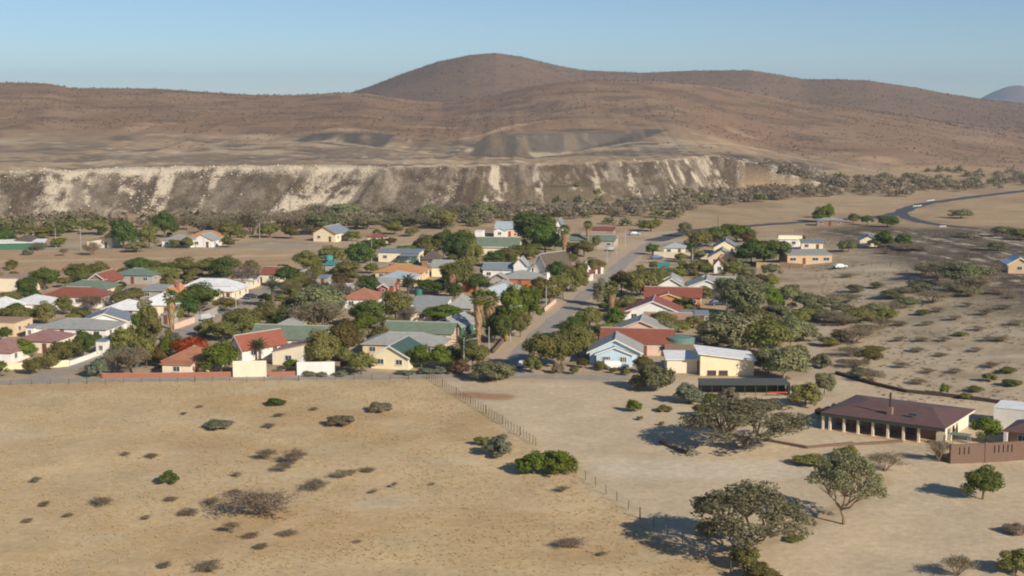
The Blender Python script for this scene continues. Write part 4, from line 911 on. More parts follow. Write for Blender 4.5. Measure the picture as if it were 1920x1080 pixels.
def proto_acacia(tag_, nc, per, lsz, seed, zlo=.58, lean=0.0, dome=.26):
    global rng; rng = np.random.default_rng(seed); random.seed(seed)
    r = .46 * np.sqrt(rng.random(nc)); a = rng.random(nc) * 2 * math.pi
    rad = rng.uniform(.055, .12, nc)
    cs = np.stack([r * np.cos(a) + lean, r * np.sin(a), zlo + dome * (1 - (r / .48) ** 2) + rng.normal(size=nc) * .055], 1)
    keep = vnoise(cs[:, 0] * 5 + seed, cs[:, 1] * 5) > .22; cs, rad = cs[keep], rad[keep]
    V, F_ = clump_leaves(cs, rad, per, lsz, .6, 1.2)
    m = MB(); f = Vector((lean * .3 + .05, 0, .2)); m.tube([(0, 0, -.03), (lean * .1 + .012, .01, .1), f], [.032, .024, .02], 8)
    k = 6; hubs = []
    for j in range(k):
        aa = 2 * math.pi * j / k + random.uniform(-.3, .3); h_ = Vector((lean * .7 + .2 * math.cos(aa), .2 * math.sin(aa), zlo - .10 + random.uniform(-.05, .06))); hubs.append(h_)
        m.tube([f, f.lerp(h_, .5) + Vector((random.uniform(-.03, .03), random.uniform(-.03, .03), -.02)), h_], [.016, .012, .009], 6, False)
    for c in cs:
        c = Vector(c); h_ = min(hubs, key=lambda q: (q - c).length)
        m.tube([h_, h_.lerp(c, .55) + Vector((0, 0, -.02)), c], [.007, .005, .002], 4, False)
    PROTO[tag_] = (m.mesh('trunk'), np_mesh('crown', V, F_))
for i in range(3): proto_acacia('acacia%d' % i, 108, 78, .0105, 70 + i, .46, 0, .40)
for i in range(2): proto_acacia('spread%d' % i, 70, 70, .013, 80 + i, .45, 0, .3)
def proto_dry(tag_, seed, nl=1000, zl=.95):
    global rng; rng = np.random.default_rng(seed); random.seed(seed)
    m = MB(); tips = []
    for s in range(9):
        a = random.uniform(0, 6.28); e = random.uniform(.25, .5); p = Vector((e * math.cos(a) * .5, e * math.sin(a) * .5, random.uniform(.3, .55)))
        m.tube([(0, 0, -.03), p * .5 + Vector((0, 0, .03)), p], [.014, .010, .007], 4, False)
        for t in range(5):
            q = p + Vector((random.gauss(0, .13), random.gauss(0, .13), random.uniform(.05, .3))); q.z = min(q.z, zl)
            m.tube([p, q], [.006, .004], 3, False); 
            for w in range(5):
                z = q + Vector((random.gauss(0, .08), random.gauss(0, .08), random.uniform(-.05, .12))); z.z = max(.03, min(z.z, 1))
                m.tube([q, z], [.0035, .0015], 3, False); tips.append(z)
    tips = np.array([tuple(t) for t in tips]); c = tips[rng.integers(0, len(tips), nl)] + rng.normal(size=(nl, 3)) * .045; c[:, 2] = np.clip(c[:, 2], .02, 1)
    V, F_ = leaf_arrays(c, unit(nl), .011 * (.6 + rng.random(nl)))
    PROTO[tag_] = (m.mesh('branches'), np_mesh('crown', V, F_))
for i in range(3): proto_dry('dry%d' % i, 90 + i, 3600)
PLANTS = []
KIND = dict(D=('dense', 4, 'dark green tree'), O=('dense', 4, 'olive bushy tree'), B=('dense', 4, 'bright green leafy tree'), A=('dense', 4, 'grey-green thorn tree'), Y=('dry', 3, 'dry brown thorn tree'),
            S=('bush', 3, 'silvery shrub'), T=('tall', 3, 'slender olive tree'), U=('bush', 3, 'rounded olive shrub'), V=('bush', 3, 'rounded dark green shrub'), W=('bush', 3, 'rounded bright green shrub'), RED=('dense', 4, 'red-blossomed tree'),
            PUR=('bush', 3, 'magenta bougainvillea'), BR=('dense', 4, 'reddish-brown bushy tree'), PK=('bush', 3, 'dusky pink flowering shrub'), X=('bush', 3, 'dry grey-brown shrub'), Z=('acacia', 3, 'umbrella thorn tree'), Q=('bush', 3, 'grey thorn thicket'))
LEAF['Z'] = leaf('foliage_umbrella_thorn', (154, 149, 114), (116, 113, 86))
MATOF = dict(Q='A', T='O', U='O', V='D', W='B', X='Y')
_pc = 0
def plant(px, py, hpx, wpx, k, label=None, var=None, group=None, name=None, rz=None, jit=0):
    global _pc; _pc += 1
    p = G(px, py); s = S(p); st, nv, look = KIND[k]; tr, cr = PROTO['%s%d' % (st, (_pc * 7 + 3) % nv if var is None else var)]
    h, w = hpx / s * 1.02, wpx / s * (1.12 if st in ('dense', 'tall') else 1.14 if st != 'dry' else 1.25)
    shrub = st == 'bush' or h < 1.6
    root = empty(name or ('shrub' if shrub else 'tree'), p, (_pc * 2.399) % 6.283 if rz is None else rz, (w, w, h))
    bark = BARKG if k in 'AYZXQ' else BARK
    link('trunk' if not shrub else 'stem', tr, root, None, 0, bark); link('crown' if not shrub else 'foliage', cr, root, None, 0, LEAF[MATOF.get(k, k)])
    root['category'] = 'shrub' if shrub else 'tree'
    if label: root['label'] = label
    if group: root['group'] = group
    PLANTS.append((root, look if not shrub or 'shrub' in look or 'bougain' in look else look.replace('bushy tree', 'low bush').replace('thorn tree', 'low thorn bush').replace('leafy tree', 'low bush').replace(' tree', ' bush'), h, w, bool(label)))
    return root
TREES = [
 # front row, left part
 (43,672,36,56,'B'),(62,702,40,44,'U'),(92,692,38,40,'U'),(120,682,48,60,'O'),(156,670,50,52,'D'),(183,707,40,44,'S'),(0,707,34,40,'O'),(214,700,46,44,'Y'),(250,703,56,60,'Y'),(235,662,50,62,'O'),
 (262,640,62,46,'B'),(284,662,98,58,'T'),(311,672,42,40,'B'),(415,702,64,78,'B'),(362,684,58,84,'RED'),(328,648,26,36,'S'),(300,690,40,34,'BR'),(275,690,60,44,'O'),(225,690,40,40,'O'),
 (545,692,24,36,'W'),(600,684,66,64,'O'),(645,672,74,80,'BR'),(678,702,46,70,'O'),(650,694,30,26,'PUR'),(790,692,46,50,'B'),(826,692,48,52,'B'),(886,692,52,60,'O'),(862,702,32,36,'PK'),(905,676,36,34,'U'),(880,668,40,40,'D'),
 (520,700,10,26,'S'),(580,705,12,30,'S'),(604,706,10,24,'S'),(640,705,12,30,'S'),(760,702,10,40,'S'),(800,700,12,40,'S'),(835,700,12,36,'S'),(380,704,14,20,'X'),
 # left of the street, middle rows
 (455,622,48,84,'O'),(418,640,42,60,'O'),(500,614,48,60,'O'),(545,600,44,60,'O'),(470,634,40,60,'O'),(600,604,78,96,'A'),(605,622,62,84,'Y'),(640,570,44,56,'Y'),(570,620,48,60,'Y'),
 (690,614,58,70,'D'),(685,632,48,56,'B'),(742,606,62,66,'O'),(765,612,40,40,'Y'),(692,550,36,56,'D'),(835,604,32,84,'B'),(810,602,26,40,'B'),(760,636,28,40,'B'),(735,628,16,36,'U'),
 (426,522,42,58,'O'),(462,540,46,48,'Y'),(540,538,42,54,'D'),(532,510,16,28,'B'),(575,512,42,58,'O'),(625,494,34,64,'O'),(672,506,56,62,'D'),(704,474,30,44,'D'),(590,530,30,44,'O'),(560,540,30,40,'O'),(655,520,34,60,'O'),(640,540,26,40,'BR'),
 (960,612,78,50,'B'),(992,604,70,54,'B'),(940,646,62,44,'D'),(975,632,50,44,'O'),(928,640,50,40,'D'),(1030,572,52,54,'O'),(1056,562,56,54,'O'),(1078,548,54,46,'O'),(1046,532,42,46,'D'),(1088,530,42,34,'O'),(1010,556,40,44,'BR'),
 (862,492,62,58,'D'),(884,512,62,44,'O'),(856,548,62,74,'O'),(900,548,36,54,'D'),(808,552,32,62,'D'),(870,470,40,50,'O'),(925,500,30,50,'D'),(950,492,30,60,'O'),(985,488,34,66,'O'),(780,522,20,36,'O'),(835,470,40,50,'D'),(870,540,30,40,'T'),
 (1002,468,78,88,'D'),(1022,478,58,64,'B'),(984,456,60,50,'D'),(1095,482,34,48,'O'),(1072,478,26,36,'O'),(1110,512,30,34,'O'),(1118,470,30,20,'T'),(1062,500,30,50,'O'),(1125,505,18,26,'B'),(1040,470,30,36,'D'),
 # left rows
 (25,524,16,28,'O'),(84,544,46,58,'D'),(52,554,38,44,'D'),(148,528,34,64,'O'),(187,520,30,50,'O'),(262,514,34,62,'D'),(302,524,28,80,'O'),(345,520,38,62,'O'),(414,530,48,58,'D'),(380,518,32,44,'O'),(247,566,28,52,'O'),
 (170,584,32,52,'Y'),(86,610,46,48,'O'),(32,614,48,66,'O'),(6,612,40,40,'O'),(374,584,54,82,'D'),(354,596,40,44,'D'),(424,586,32,54,'O'),(150,596,20,40,'U'),(120,590,36,36,'O'),(328,562,20,28,'B'),(10,640,30,30,'D'),(212,610,24,30,'W'),
 (190,628,26,40,'U'),(0,540,30,30,'O'),(236,520,20,36,'O'),(280,506,20,50,'O'),(395,505,22,40,'O'),(430,560,20,30,'BR'),(470,515,30,34,'O'),(318,640,22,24,'T'),(180,648,24,26,'D'),
 # beyond the open strip
 (10,464,42,44,'D'),(70,450,28,80,'O'),(232,466,60,54,'D'),(309,446,50,52,'D'),(280,466,46,38,'O'),(172,479,26,28,'Y'),(257,473,22,44,'A'),(52,478,12,22,'X'),(73,470,17,26,'Y'),(120,480,15,18,'Y'),(330,465,18,28,'O'),(352,466,22,24,'O'),
 (432,452,36,54,'O'),(475,440,50,70,'Y'),(505,446,30,40,'O'),(410,440,40,50,'Y'),(355,432,30,40,'Y'),(185,440,30,50,'O'),(130,436,26,50,'O'),(545,448,26,36,'O'),(660,452,20,34,'O'),(730,460,16,30,'BR'),(760,478,20,40,'B'),(800,470,30,50,'O'),(610,440,46,90,'A'),(690,430,30,60,'A'),(560,430,36,60,'Y'),(740,440,26,40,'O'),
 (770,425,30,60,'Y'),(830,430,40,60,'O'),(860,415,36,60,'Y'),(900,412,34,56,'A'),(800,415,30,60,'A'),(735,412,30,50,'Y'),(650,412,34,60,'A'),(600,410,30,60,'Y'),(940,405,30,60,'Y'),
 # right of the street
 (1165,552,48,48,'BR'),(1200,556,54,74,'O'),(1232,546,44,50,'O'),(1128,574,52,40,'A'),(1106,620,48,62,'O'),(1136,644,44,54,'O'),(1076,636,44,52,'D'),(1152,622,48,48,'B'),(1012,694,76,70,'O'),(1052,686,74,70,'O'),(1084,668,58,62,'O'),(998,700,42,38,'U'),
 (1110,668,40,40,'O'),(1045,700,22,26,'X'),(1076,702,20,22,'U'),(1090,690,20,26,'BR'),(1126,694,20,28,'U'),(1150,700,14,18,'U'),(1172,704,16,20,'U'),(1196,730,32,38,'X'),(1205,700,36,44,'BR'),(1280,578,24,44,'O'),(1240,616,32,62,'O'),(1272,624,24,44,'O'),(1160,640,22,30,'U'),
 (1388,594,78,92,'A'),(1446,586,50,48,'B'),(1370,664,78,112,'A'),(1432,668,78,104,'O'),(1350,644,54,84,'O'),(1482,654,62,76,'A'),(1470,714,66,94,'A'),(1330,604,20,60,'D'),(1410,620,50,70,'O'),(1320,560,24,40,'O'),(1440,700,50,60,'O'),(1300,616,26,44,'O'),
 (1432,498,54,104,'D'),(1408,492,40,56,'D'),(1310,468,38,54,'O'),(1346,464,42,64,'D'),(1382,454,38,62,'B'),(1402,462,28,36,'BR'),(1223,478,22,28,'B'),(1283,444,30,32,'A'),(1220,434,24,40,'O'),(1306,516,28,54,'O'),(1376,522,36,56,'O'),(1448,520,28,46,'A'),(1268,520,20,40,'O'),(1322,536,22,44,'Y'),(1400,530,30,40,'A'),
 (1512,590,44,78,'A'),(1500,610,36,50,'O'),(1540,416,28,42,'B'),(1552,410,28,26,'B'),(1626,422,20,30,'D'),(1664,426,24,44,'D'),(1660,466,34,36,'B'),(1692,464,26,38,'D'),(1640,466,20,32,'O'),(1590,472,24,40,'A'),(1600,418,18,24,'O'),(1500,456,18,24,'D'),
 (1510,762,52,66,'U'),(1546,742,50,42,'A'),(1573,776,24,30,'V'),(1555,776,16,20,'U'),(1228,733,66,80,'Q'),(1292,756,44,60,'S'),(1366,756,32,46,'X'),(1322,782,34,50,'U'),(1188,772,28,30,'W'),(1245,772,14,30,'U'),(1420,768,24,50,'U'),(1330,756,24,30,'V'),(1848,832,54,66,'B'),(1200,788,10,16,'X'),(1240,798,10,12,'U'),(1490,800,20,20,'W'),(1536,784,22,20,'BR'),
 (1505,640,40,70,'Q'),(1460,610,44,80,'Q'),(1420,560,40,70,'Q'),(1400,640,60,90,'Q'),(1490,690,50,70,'Q'),(1340,690,40,50,'Q'),(1530,600,30,60,'Q'),(1480,560,30,60,'Q'),(1365,560,50,60,'Q'),(1400,545,34,60,'Q'),(1540,690,30,40,'Q'),
 (1855,716,22,30,'U'),(1896,724,16,40,'U'),(1770,738,22,18,'W'),(1810,748,14,30,'U'),
]
for t in TREES: plant(*t)
# smaller garden growth filling the plots between the listed trees
def road_clear(x, y):
    for (a, b), wd in ROADLINES:
        e = b - a; t = max(0, min(1, ((x - a.x) * e.x + (y - a.y) * e.y) / (e.x ** 2 + e.y ** 2)))
        if math.hypot(x - a.x - t * e.x, y - a.y - t * e.y) < wd: return False
    return True
ROADLINES = []
for pts, wd in (([(955, 712), (1010, 628), (1068, 580), (1125, 530), (1182, 482), (1225, 452)], 7.5), ([(60, 714), (180, 672), (262, 620)], 4.5), ([(325, 640), (400, 590), (470, 556), (600, 503)], 4.5)):
    P = [G(*q_) for q_ in pts]; ROADLINES += [((a, b), wd) for a, b in zip(P, P[1:])]
random.seed(99); spots = []
for (xa, xb, ya, yb, cnt) in ((-10, 900, 500, 690, 95), (860, 1080, 480, 620, 24), (1130, 1470, 470, 660, 40), (640, 1000, 440, 500, 20), (40, 470, 440, 466, 14)):
    k = 0; tries = 0
    while k < cnt and tries < 900:
        tries += 1; u_, v_ = random.uniform(xa, xb), random.uniform(ya, yb); q_ = G(u_, v_)
        if not road_clear(q_.x, q_.y) or any((Vector((l[1].x, l[1].y, 0)) - Vector((q_.x, q_.y, 0))).length < l[2] + .6 for l in LAND): continue
        if any((q_ - z_).length < 3.2 for z_ in spots): continue
        if any(abs(l[1].x - q_.x) < l[2] and 0 < l[1].y - q_.y < l[2] + 9 for l in LAND): continue
        spots.append(q_); k += 1; s_ = S(q_); hh_ = random.uniform(1.7, 4.4) * s_
        plant(u_, v_, hh_, hh_ * random.uniform(1.0, 1.6), random.choice('OOOODDUUBYAT'))
# scrub on the stony slope (look-alikes)
SCR = [(1760,524,46,72,'Y'),(1802,534,50,84,'A'),(1836,544,36,62,'Y'),(1736,516,32,44,'A'),(1746,568,30,54,'Y'),(1700,578,26,44,'A'),(1670,586,26,44,'Y'),(1640,596,36,58,'A'),(1586,568,24,44,'Y'),(1602,548,18,32,'A'),(1646,540,14,30,'A'),(1612,604,36,62,'O'),
 (1584,610,32,48,'Y'),(1602,644,34,62,'Y'),(1576,640,28,44,'O'),(1628,684,38,54,'O'),(1636,716,28,44,'Y'),(1670,560,20,40,'A'),(1600,690,20,40,'Y'),(1655,615,24,40,'Y'),(1690,640,12,30,'X'),(1740,610,12,28,'X'),(1790,600,12,30,'X'),(1850,590,14,34,'X'),(1880,640,14,30,'X'),(1830,660,12,26,'X'),
 (1770,640,12,26,'X'),(1720,660,12,28,'X'),(1690,690,14,30,'X'),(1880,580,12,30,'X'),(1905,610,14,30,'X'),(1860,690,14,34,'X'),(1790,700,12,30,'X'),(1740,700,12,26,'X'),(1900,560,12,28,'X'),(1815,575,10,24,'X'),(1835,620,12,28,'X'),(1760,585,12,30,'X'),
 (1802,410,22,44,'A'),(1880,444,26,40,'A'),(1912,450,30,40,'O'),(1820,446,18,44,'Y'),(1870,470,20,36,'A'),(1720,548,26,50,'A'),(1690,556,24,44,'Y'),(1660,600,26,50,'O'),(1620,628,26,52,'Y'),(1582,590,26,50,'A'),(1560,605,26,44,'Y'),(1555,650,22,40,'O'),(1590,668,22,44,'Y'),(1612,706,22,44,'A'),(1850,520,26,50,'Y'),(1780,548,28,54,'Y'),(1815,556,24,50,'A'),(1560,575,22,40,'A'),(1640,660,16,36,'O'),(1870,552,14,36,'Y'),(1730,640,10,26,'Y'),(1800,630,10,28,'O'),(1860,640,12,30,'Y'),(1765,668,8,24,'Y'),(1890,700,14,34,'O'),(1830,735,14,34,'O'),(1720,720,12,30,'Y'),(1690,610,10,28,'Y'),(1730,590,12,30,'O'),(1710,470,16,60,'Y'),(1660,476,10,30,'X'),(1560,560,12,24,'X'),(1590,520,10,30,'X'),(1850,470,14,40,'Y')]
for t in SCR:
    if t[4] in 'AYO': t = (t[0], t[1], t[2] * .82, t[3] * 1.12, t[4])
    else: t = (t[0], t[1], t[2] * .8, t[3] * .9, 'Y')
    sc_ = 'thorn' if t[4] in 'AYO' else 'low'
    plant(*t, group='thorn scrub on the stony slope', name='thorn_bush')
# named foreground plants
plant(1397, 842, 96, 206, 'Z', 'wide umbrella thorn tree shading the pale yard by the log', 0)
plant(1583, 983, 146, 128, 'Z', 'bare-stemmed thorn tree with a leaning trunk on open sand', 1)
plant(1402, 1040, 136, 206, 'Z', 'pale-trunked umbrella thorn tree beside the sparse fence', 2)
plant(1843, 936, 64, 80, 'D', 'small round thorn tree on the sand before the brick wall', 1)
PLANTS[-1][0].children[1].material_slots[0].material = LEAF['O']
plant(1396, 1066, 52, 72, 'U', 'grey-green bush at the foot of the pale-trunked thorn tree'); plant(1326, 1004, 34, 54, 'V', 'dark low bush in the shadow of the pale-trunked thorn tree')
plant(1425, 1092, 40, 80, 'U', 'olive bush at the end of the sparse fence'); plant(1520, 872, 24, 70, 'U', 'spreading olive bush behind the bare-stemmed thorn tree'); plant(1590, 860, 28, 44, 'U', 'rounded bush behind the bare-stemmed thorn tree')
plant(1660, 884, 40, 56, 'Y', 'thin leafless sapling on the sand by the terrace edging'); plant(1760, 866, 44, 40, 'Y', 'bare crooked sapling at the corner of the brick wall')
plant(1490, 1015, 12, 38, 'U', 'small flat bush on bare sand'); plant(1905, 1076, 56, 70, 'U', 'dark bush beside a stump at the sand edge'); plant(1795, 1080, 40, 60, 'Y', 'wispy dry shrub at the sand edge'); plant(1905, 1000, 20, 50, 'X', 'dry shrub on the sand beyond the round thorn tree')
plant(923, 713, 44, 90, 'Q', 'broad thorny bush at the corner of the field road and main street', 0, name='thorn_bush')
plant(1000, 889, 48, 66, 'W', 'bright green leafy bush where the fence ends', 0); plant(1046, 890, 54, 72, 'W', 'taller bright green leafy bush beside the fence end', 1)
plant(935, 857, 46, 56, 'S', 'pale silvery sapling on the field beside the fence'); plant(903, 835, 22, 32, 'U', 'small olive bush beside the silvery sapling')
plant(517, 760, 16, 38, 'V', 'low green shrub on the field near the road fence', name='shrub'); plant(317, 907, 27, 38, 'V', 'dome-shaped dark green shrub alone on the field', name='shrub')
plant(485, 966, 46, 112, 'Y', 'low spreading thorn bush amid tufts in the field', 1, name='thorn_bush')
plant(638, 797, 22, 58, 'X', 'broad dry brown shrub on the upper field', name='shrub'); plant(711, 771, 18, 50, 'X', 'dry brown shrub near the top of the track', name='shrub'); plant(410, 803, 18, 66, 'S', 'flat grey shrub on the chalky patch', name='shrub')
for (x, y, h_, w_) in [(192,949,18,46),(285,859,11,26),(356,967,16,40),(436,1000,28,34),(1070,1028,24,54),(1055,922,13,28),(1130,1042,9,22),(128,970,10,20),(52,980,10,24),(275,974,10,22),(85,950,13,24),(67,906,15,22),(235,855,10,18),(552,870,34,44),(500,862,24,40),(530,885,22,36),(640,896,18,34),(660,892,14,24),(590,920,24,54),(440,930,14,34),(400,945,14,36),(445,895,12,22),(505,803,12,24),(590,770,8,18),(525,782,9,22),(375,765,7,14),(345,778,7,14),(740,915,14,14),(700,925,9,18),(490,1030,14,30),(395,1070,22,60),(310,1065,14,30),(320,940,10,30),(670,1018,7,18),(690,885,10,30),(540,1005,12,40),(470,1010,14,30),(810,910,6,14)]:
    plant(x, y, h_ * .85, w_ * .85, 'Y', group='dry shrubs scattered over the field', name='shrub')
# labels of the garden plants: look, size, and the houses beside them
LAND += [('dome-shaped green shrub', G(317, 907), .5), ('low green field shrub', G(517, 760), .5), ('spreading field thorn bush', G(485, 966), 2), ('broad brown field shrub', G(638, 797), 1), ('flat grey shrub', G(410, 803), 1), ('silvery sapling', G(935, 857), 1),
         ('bright green fence bushes', G(1025, 890), 2), ('thin field road fence', G(500, 715), 2), ('fence droppers', G(900, 770), 2), ('tar road bend', G(1690, 400), 4), ('dirt track', G(1540, 620), 3), ('far tar road', G(1830, 369), 3), ('roadside guard rail', G(1768, 427), 1), ('pale cross track', G(1760, 672), 2), ('mine dump foot', G(700, 404), 5)]
used = {o.get('label') for o, *_ in PLANTS if o.get('label')}
for o, look, h, w, has in PLANTS:
    if has: continue
    p = Vector(o.location); near = sorted(LAND, key=lambda q: (q[1] - p).length - q[2])[:6]
    size = 'tall ' if h > 7.2 else 'small ' if h < 3.2 and 'shrub' not in look and 'low' not in look else 'broad ' if w > 1.45 * h and w > 5 else ''
    if 'low' in look or 'shrub' in look: size = 'tiny ' if h < .75 else 'wide ' if w > 3 else ''
    A = near[0]; cands = []
    if (A[1] - p).length - A[2] < 5: cands.append('%s%s beside the %s' % (size, look, A[0]))
    for i in range(4):
        for j in range(i + 1, 5):
            a, b = near[i][1] - p, near[j][1] - p
            if a.length > .1 and b.length > .1 and a.angle(b) > 1.75: cands.append('%s%s between the %s and the %s' % (size, look, near[i][0], near[j][0]))
    cands += ['%s%s near the %s' % (size, look, near[i][0]) for i in range(3)]
    c = next((c for c in cands if c not in used and len(c.split()) <= 16), None)
    if c is None: c = '%s%s near the %s' % (size, look, A[0])
    used.add(c); o['label'] = c
    if not o.get('group'): o['group'] = 'garden trees and bushes of the village'

# ------------------------------------------------------------------ palms
def frond_fan():
    m = MB(); m.tube([(0, 0, 0), (.5, 0, .12), (.95, 0, .1)], [.02, .015, .01], 4, False)
    for k in range(15):
        a = R(-95 + 190 * k / 14); c, s = math.cos(a), math.sin(a); t = Vector((.95, 0, .1)); e = t + Vector((c * .75, s * .75, -.18 - .12 * abs(s)))
        n = Vector((-s, c, 0)) * .055; md = t.lerp(e, .55) + Vector((0, 0, .05))
        m.add([t, md + n, e, md - n], [(0, 1, 2, 3)])
    return m.mesh('frond')
FAN = frond_fan()
def frond_date():
    m = MB(); pts = [Vector((3.2 * t, 0, 1.5 * t - 2.1 * t * t)) for t in np.linspace(0, 1, 9)]
    m.tube(pts, [.04 * (1 - .8 * i / 8) for i in range(9)], 4, False)
    for i in range(34):
        t = .08 + .9 * i / 33; p = Vector((3.2 * t, 0, 1.5 * t - 2.1 * t * t)); L = .55 * math.sin(math.pi * (t * .85 + .12)) + .12
        for s in (-1, 1):
            e = p + Vector((L * .55, s * L * .8, .10 - .15 * t)); n = Vector((.05, 0, 0)); m.add([p - n, p + n, e], [(0, 1, 2)])
    return m.mesh('frond')
DATE = frond_date()
PGREEN = leaf('palm_green', (136, 144, 66), (96, 108, 46)); PGREY = leaf('date_palm_green', (142, 146, 104), (96, 102, 66)); THATCH = leaf('dead_palm_skirt', (206, 176, 132), (156, 124, 88), .25)
def fan_palm(label, px, yb, yt, skirt=.75, wide=1.0):
    p = G(px, yb); h = (yb - yt) / S(p); root = empty('fan_palm', p, random.uniform(0, 6)); tag(root, label, 'palm tree', 'skirted fan palms')
    ht = h * .9
    MB().tube([(0, 0, -.3), (0, 0, .4), (0, 0, ht)], [.42, .3, .24], 9).build('trunk', BARKG, root)
    if skirt:
        z0 = ht * (1 - skirt); g = np.random.default_rng(int(px)); n = 900; V = []; F_ = []
        for i in range(n):
            a = g.random() * 6.283; z = z0 + (ht - z0) * g.random() ** .8; f = (z - z0) / (ht - z0); r_ = (.46 + .72 * f ** 1.3) * wide * (.75 + .35 * g.random())
            L = .5 + .5 * g.random(); c, s = math.cos(a), math.sin(a); t = np.array([-s, c, 0]) * (.05 + .07 * g.random())
            top = np.array([c * r_ * .95, s * r_ * .95, z]); bot = np.array([c * (r_ + .10), s * (r_ + .10), z - L]) + t * g.normal()
            k = len(V); V += [top - t, top + t, bot + t * .5, bot - t * .5]; F_.append((k, k + 1, k + 2, k + 3))
        me = np_mesh('skirt', np.array(V), np.array(F_), THATCH); o = bpy.data.objects.new('skirt', me); col.objects.link(o); o.parent = root
    for k in range(30):
        e = -.7 + 1.9 * k / 29; f = link('frond', FAN, root, (0, 0, ht), 0, PGREEN); f.rotation_euler = (0, -e, k * 2.399); f.scale = (wide * .5 + .85,) * 3
    return root
for a_ in [('tall fan palm with a long pale skirt beside the main street', 897, 646, 548, .9, .95), ('fan palm with a broad orange skirt beside the tall one', 918, 636, 552, .85, 1.25), ('short fan palm with a brown trunk skirt at the street edge', 950, 641, 585, .85, .9), ('skirted fan palm behind the grey hip roof', 847, 556, 500, .8, 1.0),
           ('fan palm in front of the green-roofed shop', 1058, 482, 426, .75, 1.1), ('slim fan palm behind the green-roofed shop', 1102, 466, 417, .5, .7), ('fan palm among trees right of the main street', 1146, 590, 535, .75, 1.0), ('little palm inside the white boundary wall', 1298, 490, 463, .5, .6), ('grey-skirted fan palm before the tall white hip house', 322, 617, 551, .85, .9)]:
    fan_palm(*a_)
def date_palm(label, px, yb, hpx, sc=1.0):
    p = G(px, yb); h = hpx / S(p) * .62; root = empty('date_palm', p); tag(root, label, 'palm tree', 'feathery date palms')
    MB().tube([(0, 0, -.3), (.05, 0, h * .5), (0, 0, h)], [.38, .3, .3], 9).build('trunk', BARK, root)
    for k in range(38):
        e = -.25 + 1.45 * k / 37; f = link('frond', DATE, root, (0, 0, h), 0, PGREY); f.rotation_euler = (0, -e, k * 2.399 + .3); f.scale = (sc, sc, sc)
for a_ in [('date palm with arching fronds beside the green tank', 765, 570, 58, 1.05), ('date palm beside the silver double hip roof', 511, 578, 58, .95), ('date palm behind the roadside bushes and street light', 868, 694, 72, .95), ('low date palm beside the cream lean-to house', 487, 676, 40, .75)]:
    date_palm(*a_)
# bare trunk by the far road
p = G(1347, 428); tr = MB().tube([(0, 0, -.3), (.1, 0, 2), (0, 0, 4.4), (.3, 0, 5.6)], [.4, .34, .3, .1], 8); tr.tube([(0, 0, 4), (-.8, 0, 5.6)], [.18, .05], 5)
tag(tr.build('dead_tree', BARKG, None, p), 'bare dead trunk standing near the far tar road', 'tree')

# ------------------------------------------------------------------ masses: tufts, rocks, hillside scrub, woodland at the dump foot
def join_copies(name, base_v, base_f, pos, scl, rot, mat, label, cat):
    n = len(pos); k = len(base_v); c, s = np.cos(rot), np.sin(rot)
    bx, by, bz = base_v[:, 0], base_v[:, 1], base_v[:, 2]
    V = np.empty((n, k, 3)); V[:, :, 0] = (c[:, None] * bx - s[:, None] * by) * scl[:, 0:1] + pos[:, 0:1]; V[:, :, 1] = (s[:, None] * bx + c[:, None] * by) * scl[:, 0:1] + pos[:, 1:2]; V[:, :, 2] = bz * scl[:, 1:2] + pos[:, 2:3]
    F_ = (base_f[None] + (np.arange(n) * k)[:, None, None]).reshape(-1, base_f.shape[1])
    o = bpy.data.objects.new(name, np_mesh(name, V.reshape(-1, 3), F_, mat)); col.objects.link(o); tag(o, label, cat, kind='stuff'); return o
rng = np.random.default_rng(5)
# dry grass tufts over the field
n = 42000; x = rng.uniform(-110, 75, n); y = rng.uniform(140, 256, n)
ok = (field(x, y) > .5) & (fbm(x / 6, y / 6, 3) + .3 * rng.random(n) > .05); x, y = x[ok], y[ok]
tv = []; tf = []
for k in range(7):
    a = k * 2.4; r_ = .35 + .3 * ((k * 37) % 10) / 10; dx, dy = math.cos(a), math.sin(a); b_ = len(tv)
    tv += [(dx * .1 - dy * .13, dy * .1 + dx * .13, 0), (dx * .1 + dy * .13, dy * .1 - dx * .13, 0), (dx * r_, dy * r_, .7 + .3 * ((k * 53) % 10) / 10)]; tf.append((b_, b_ + 1, b_ + 2))
sz = rng.uniform(.14, .36, len(x)); join_copies('dry_grass', np.array(tv), np.array(tf), np.stack([x, y, H(x, y)], 1), np.stack([sz, sz * rng.uniform(.5, 1.1, len(x))], 1), rng.random(len(x)) * 6.28, leaf('dry_grass', (214, 188, 138), (188, 162, 114), .3, False), 'dry ochre grass tufts covering the field', 'grass')
# low dry growth on the stony slope, town ground and far flats
ico = np.array([(0, 0, 1), (.9, 0, .45), (.28, .85, .4), (-.72, .53, .5), (-.72, -.53, .38), (.28, -.85, .47), (.6, .45, 0), (-.3, .8, 0), (-.8, -.1, 0), (-.2, -.8, 0), (.7, -.5, 0)], float)
icf = np.array([(0, 1, 2), (0, 2, 3), (0, 3, 4), (0, 4, 5), (0, 5, 1), (1, 6, 2), (2, 7, 3), (3, 8, 4), (4, 9, 5), (5, 10, 1), (1, 10, 6), (2, 6, 7), (3, 7, 8), (4, 8, 9), (5, 9, 10)])
def spray(seed, nb=26):
    g = np.random.default_rng(seed); v = []; f = []
    for k in range(nb):
        d = g.normal(size=3); d[2] = abs(d[2]) * .9 + .05; d /= np.linalg.norm(d); c = d * (.45 + .5 * g.random()); t = g.normal(size=3) * .2; u_ = g.normal(size=3) * .2; b_ = len(v)
        v += [c + t, c + u_, c - t * .8 - u_ * .4]; f.append((b_, b_ + 1, b_ + 2))
    v = np.array(v); v[:, 2] = np.maximum(v[:, 2], 0); return v, np.array(f)
sv, sf = spray(3)
